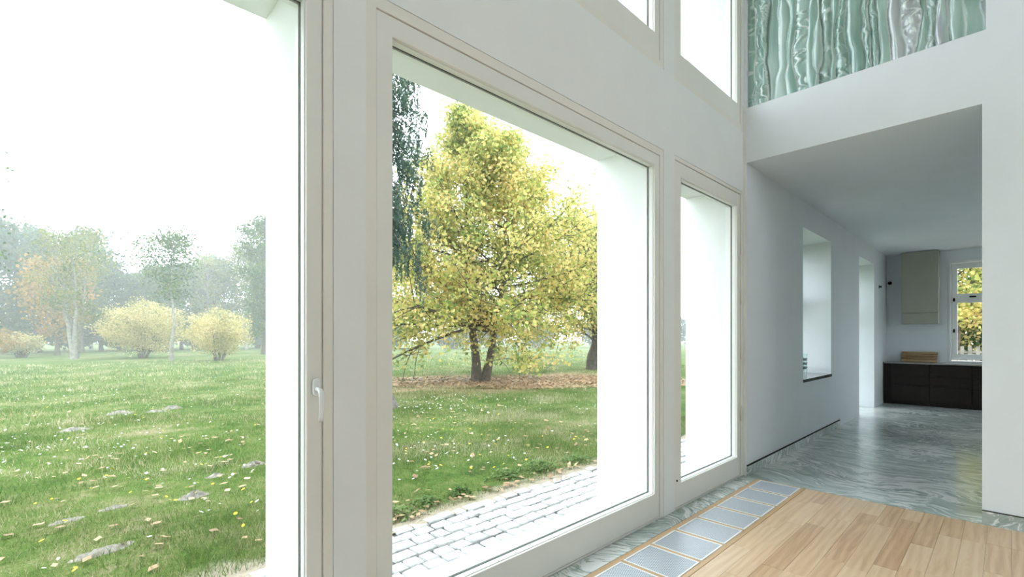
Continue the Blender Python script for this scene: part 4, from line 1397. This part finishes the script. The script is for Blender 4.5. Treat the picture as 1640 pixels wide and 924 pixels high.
# fallen leaves
P = np.concatenate([scatter(420, -1.5, 6, 3.5, 7.5), scatter(500, -3, 14, 7, 16)])
q = rs.uniform(1.2, 4.4, 60)
P = np.concatenate([P, np.stack([q, rs.normal(3.27, 0.06, 60)], -1)])
z = np.maximum(ground_h(P[:, 0], P[:, 1]) + 0.03 * rs.rand(len(P)) + 0.012, 0.006)
link('fallen_leaves', leaves_mesh('fallen_leaves', np.column_stack([P, z]), 0.065, rs, 0.75, flat=0.8), LITTER, None, kind='stuff', label='scattered brown leaves fallen on the grass', category='leaves')
r, a = np.sqrt(rs.rand(9000)) * 1.12, rs.uniform(0, 2 * PI, 9000)
ex, ey = r * np.cos(a) * 5.2, r * np.sin(a) * 2.0
c, s = math.cos(math.radians(-42)), math.sin(math.radians(-42))
P = np.stack([10.6 + ex * c - ey * s, 10.6 + ex * s + ey * c], -1)
z = ground_h(P[:, 0], P[:, 1]) + 0.012 + 0.03 * rs.rand(len(P))
link('leaf_litter', leaves_mesh('leaf_litter', np.column_stack([P, z]), 0.10, rs, 0.75, flat=0.75), LITTER, None, kind='stuff', label='carpet of brown fallen leaves under the autumn tree', category='leaves')

# leafy weeds along the path edge
def weed(x, y, R, h, n, label, seed):
    r2 = np.random.RandomState(seed)
    t = empty('weed_clump', (x, y, float(ground_h(x, y))), label=label, category='weed', group='weeds along the path edge')
    q = r2.normal(size=(n, 3)) * np.array([R * 0.5, R * 0.4, 0])[None, :]
    q[:, 2] = r2.rand(n) * h * np.exp(-(q[:, 0] ** 2 + q[:, 1] ** 2) / R ** 2) + 0.008
    link('foliage', leaves_mesh('foliage', q, 0.034, r2, 0.7, flat=0.3), WEEDLEAF, t, kind='stuff')
    segs = []
    for k in range(10):
        e = q[r2.randint(n)]
        segs.append(([np.array([e[0] * 0.2, e[1] * 0.2, -0.01]), np.array([e[0] * 0.7, e[1] * 0.7, e[2] * 0.8 + 0.01]), e], [0.002, 0.0018, 0.001]))
    link('stem', tubes_mesh('stem', segs, 4), WEEDLEAF, t)
for k, (x, y, R, h, n, lab) in enumerate([
        (3.72, 3.44, 0.22, 0.10, 520, 'largest dark green weed clump at the right of the path edge'),
        (3.3, 3.52, 0.20, 0.07, 320, 'pale green weed patch left of the largest clump'),
        (2.62, 3.40, 0.10, 0.07, 200, 'small upright weed in the middle of the path edge'),
        (2.27, 3.40, 0.13, 0.06, 240, 'low weed clump right of the left window edge'),
        (1.95, 3.34, 0.16, 0.07, 320, 'bright weed clump at the left end of the visible path edge'),
        (4.3, 3.42, 0.20, 0.06, 280, 'flat weed patch at the far end of the path edge')]):
    weed(x, y, R, h, n, lab, 300 + k)

# picket fence far outside the kitchen window
t = empty('picket_fence', (18.5, 0.8, GZ), label='grey picket fence far outside the kitchen window', category='fence')
pb = bmesh.new(); add_box(pb, -0.012, 0.012, -0.04, 0.04, 0.0, 1.15)
PK = bm_mesh('picket', pb); PK.materials.append(BARKPALE)
for k in range(16):
    o = link('picket', PK, None, t); o.location = (0, -1.2 + 0.16 * k, 0)
for z in (0.35, 0.95):
    box('rail', 0.013, 0.045, -1.3, 1.3, z, z + 0.07, BARKPALE, t)
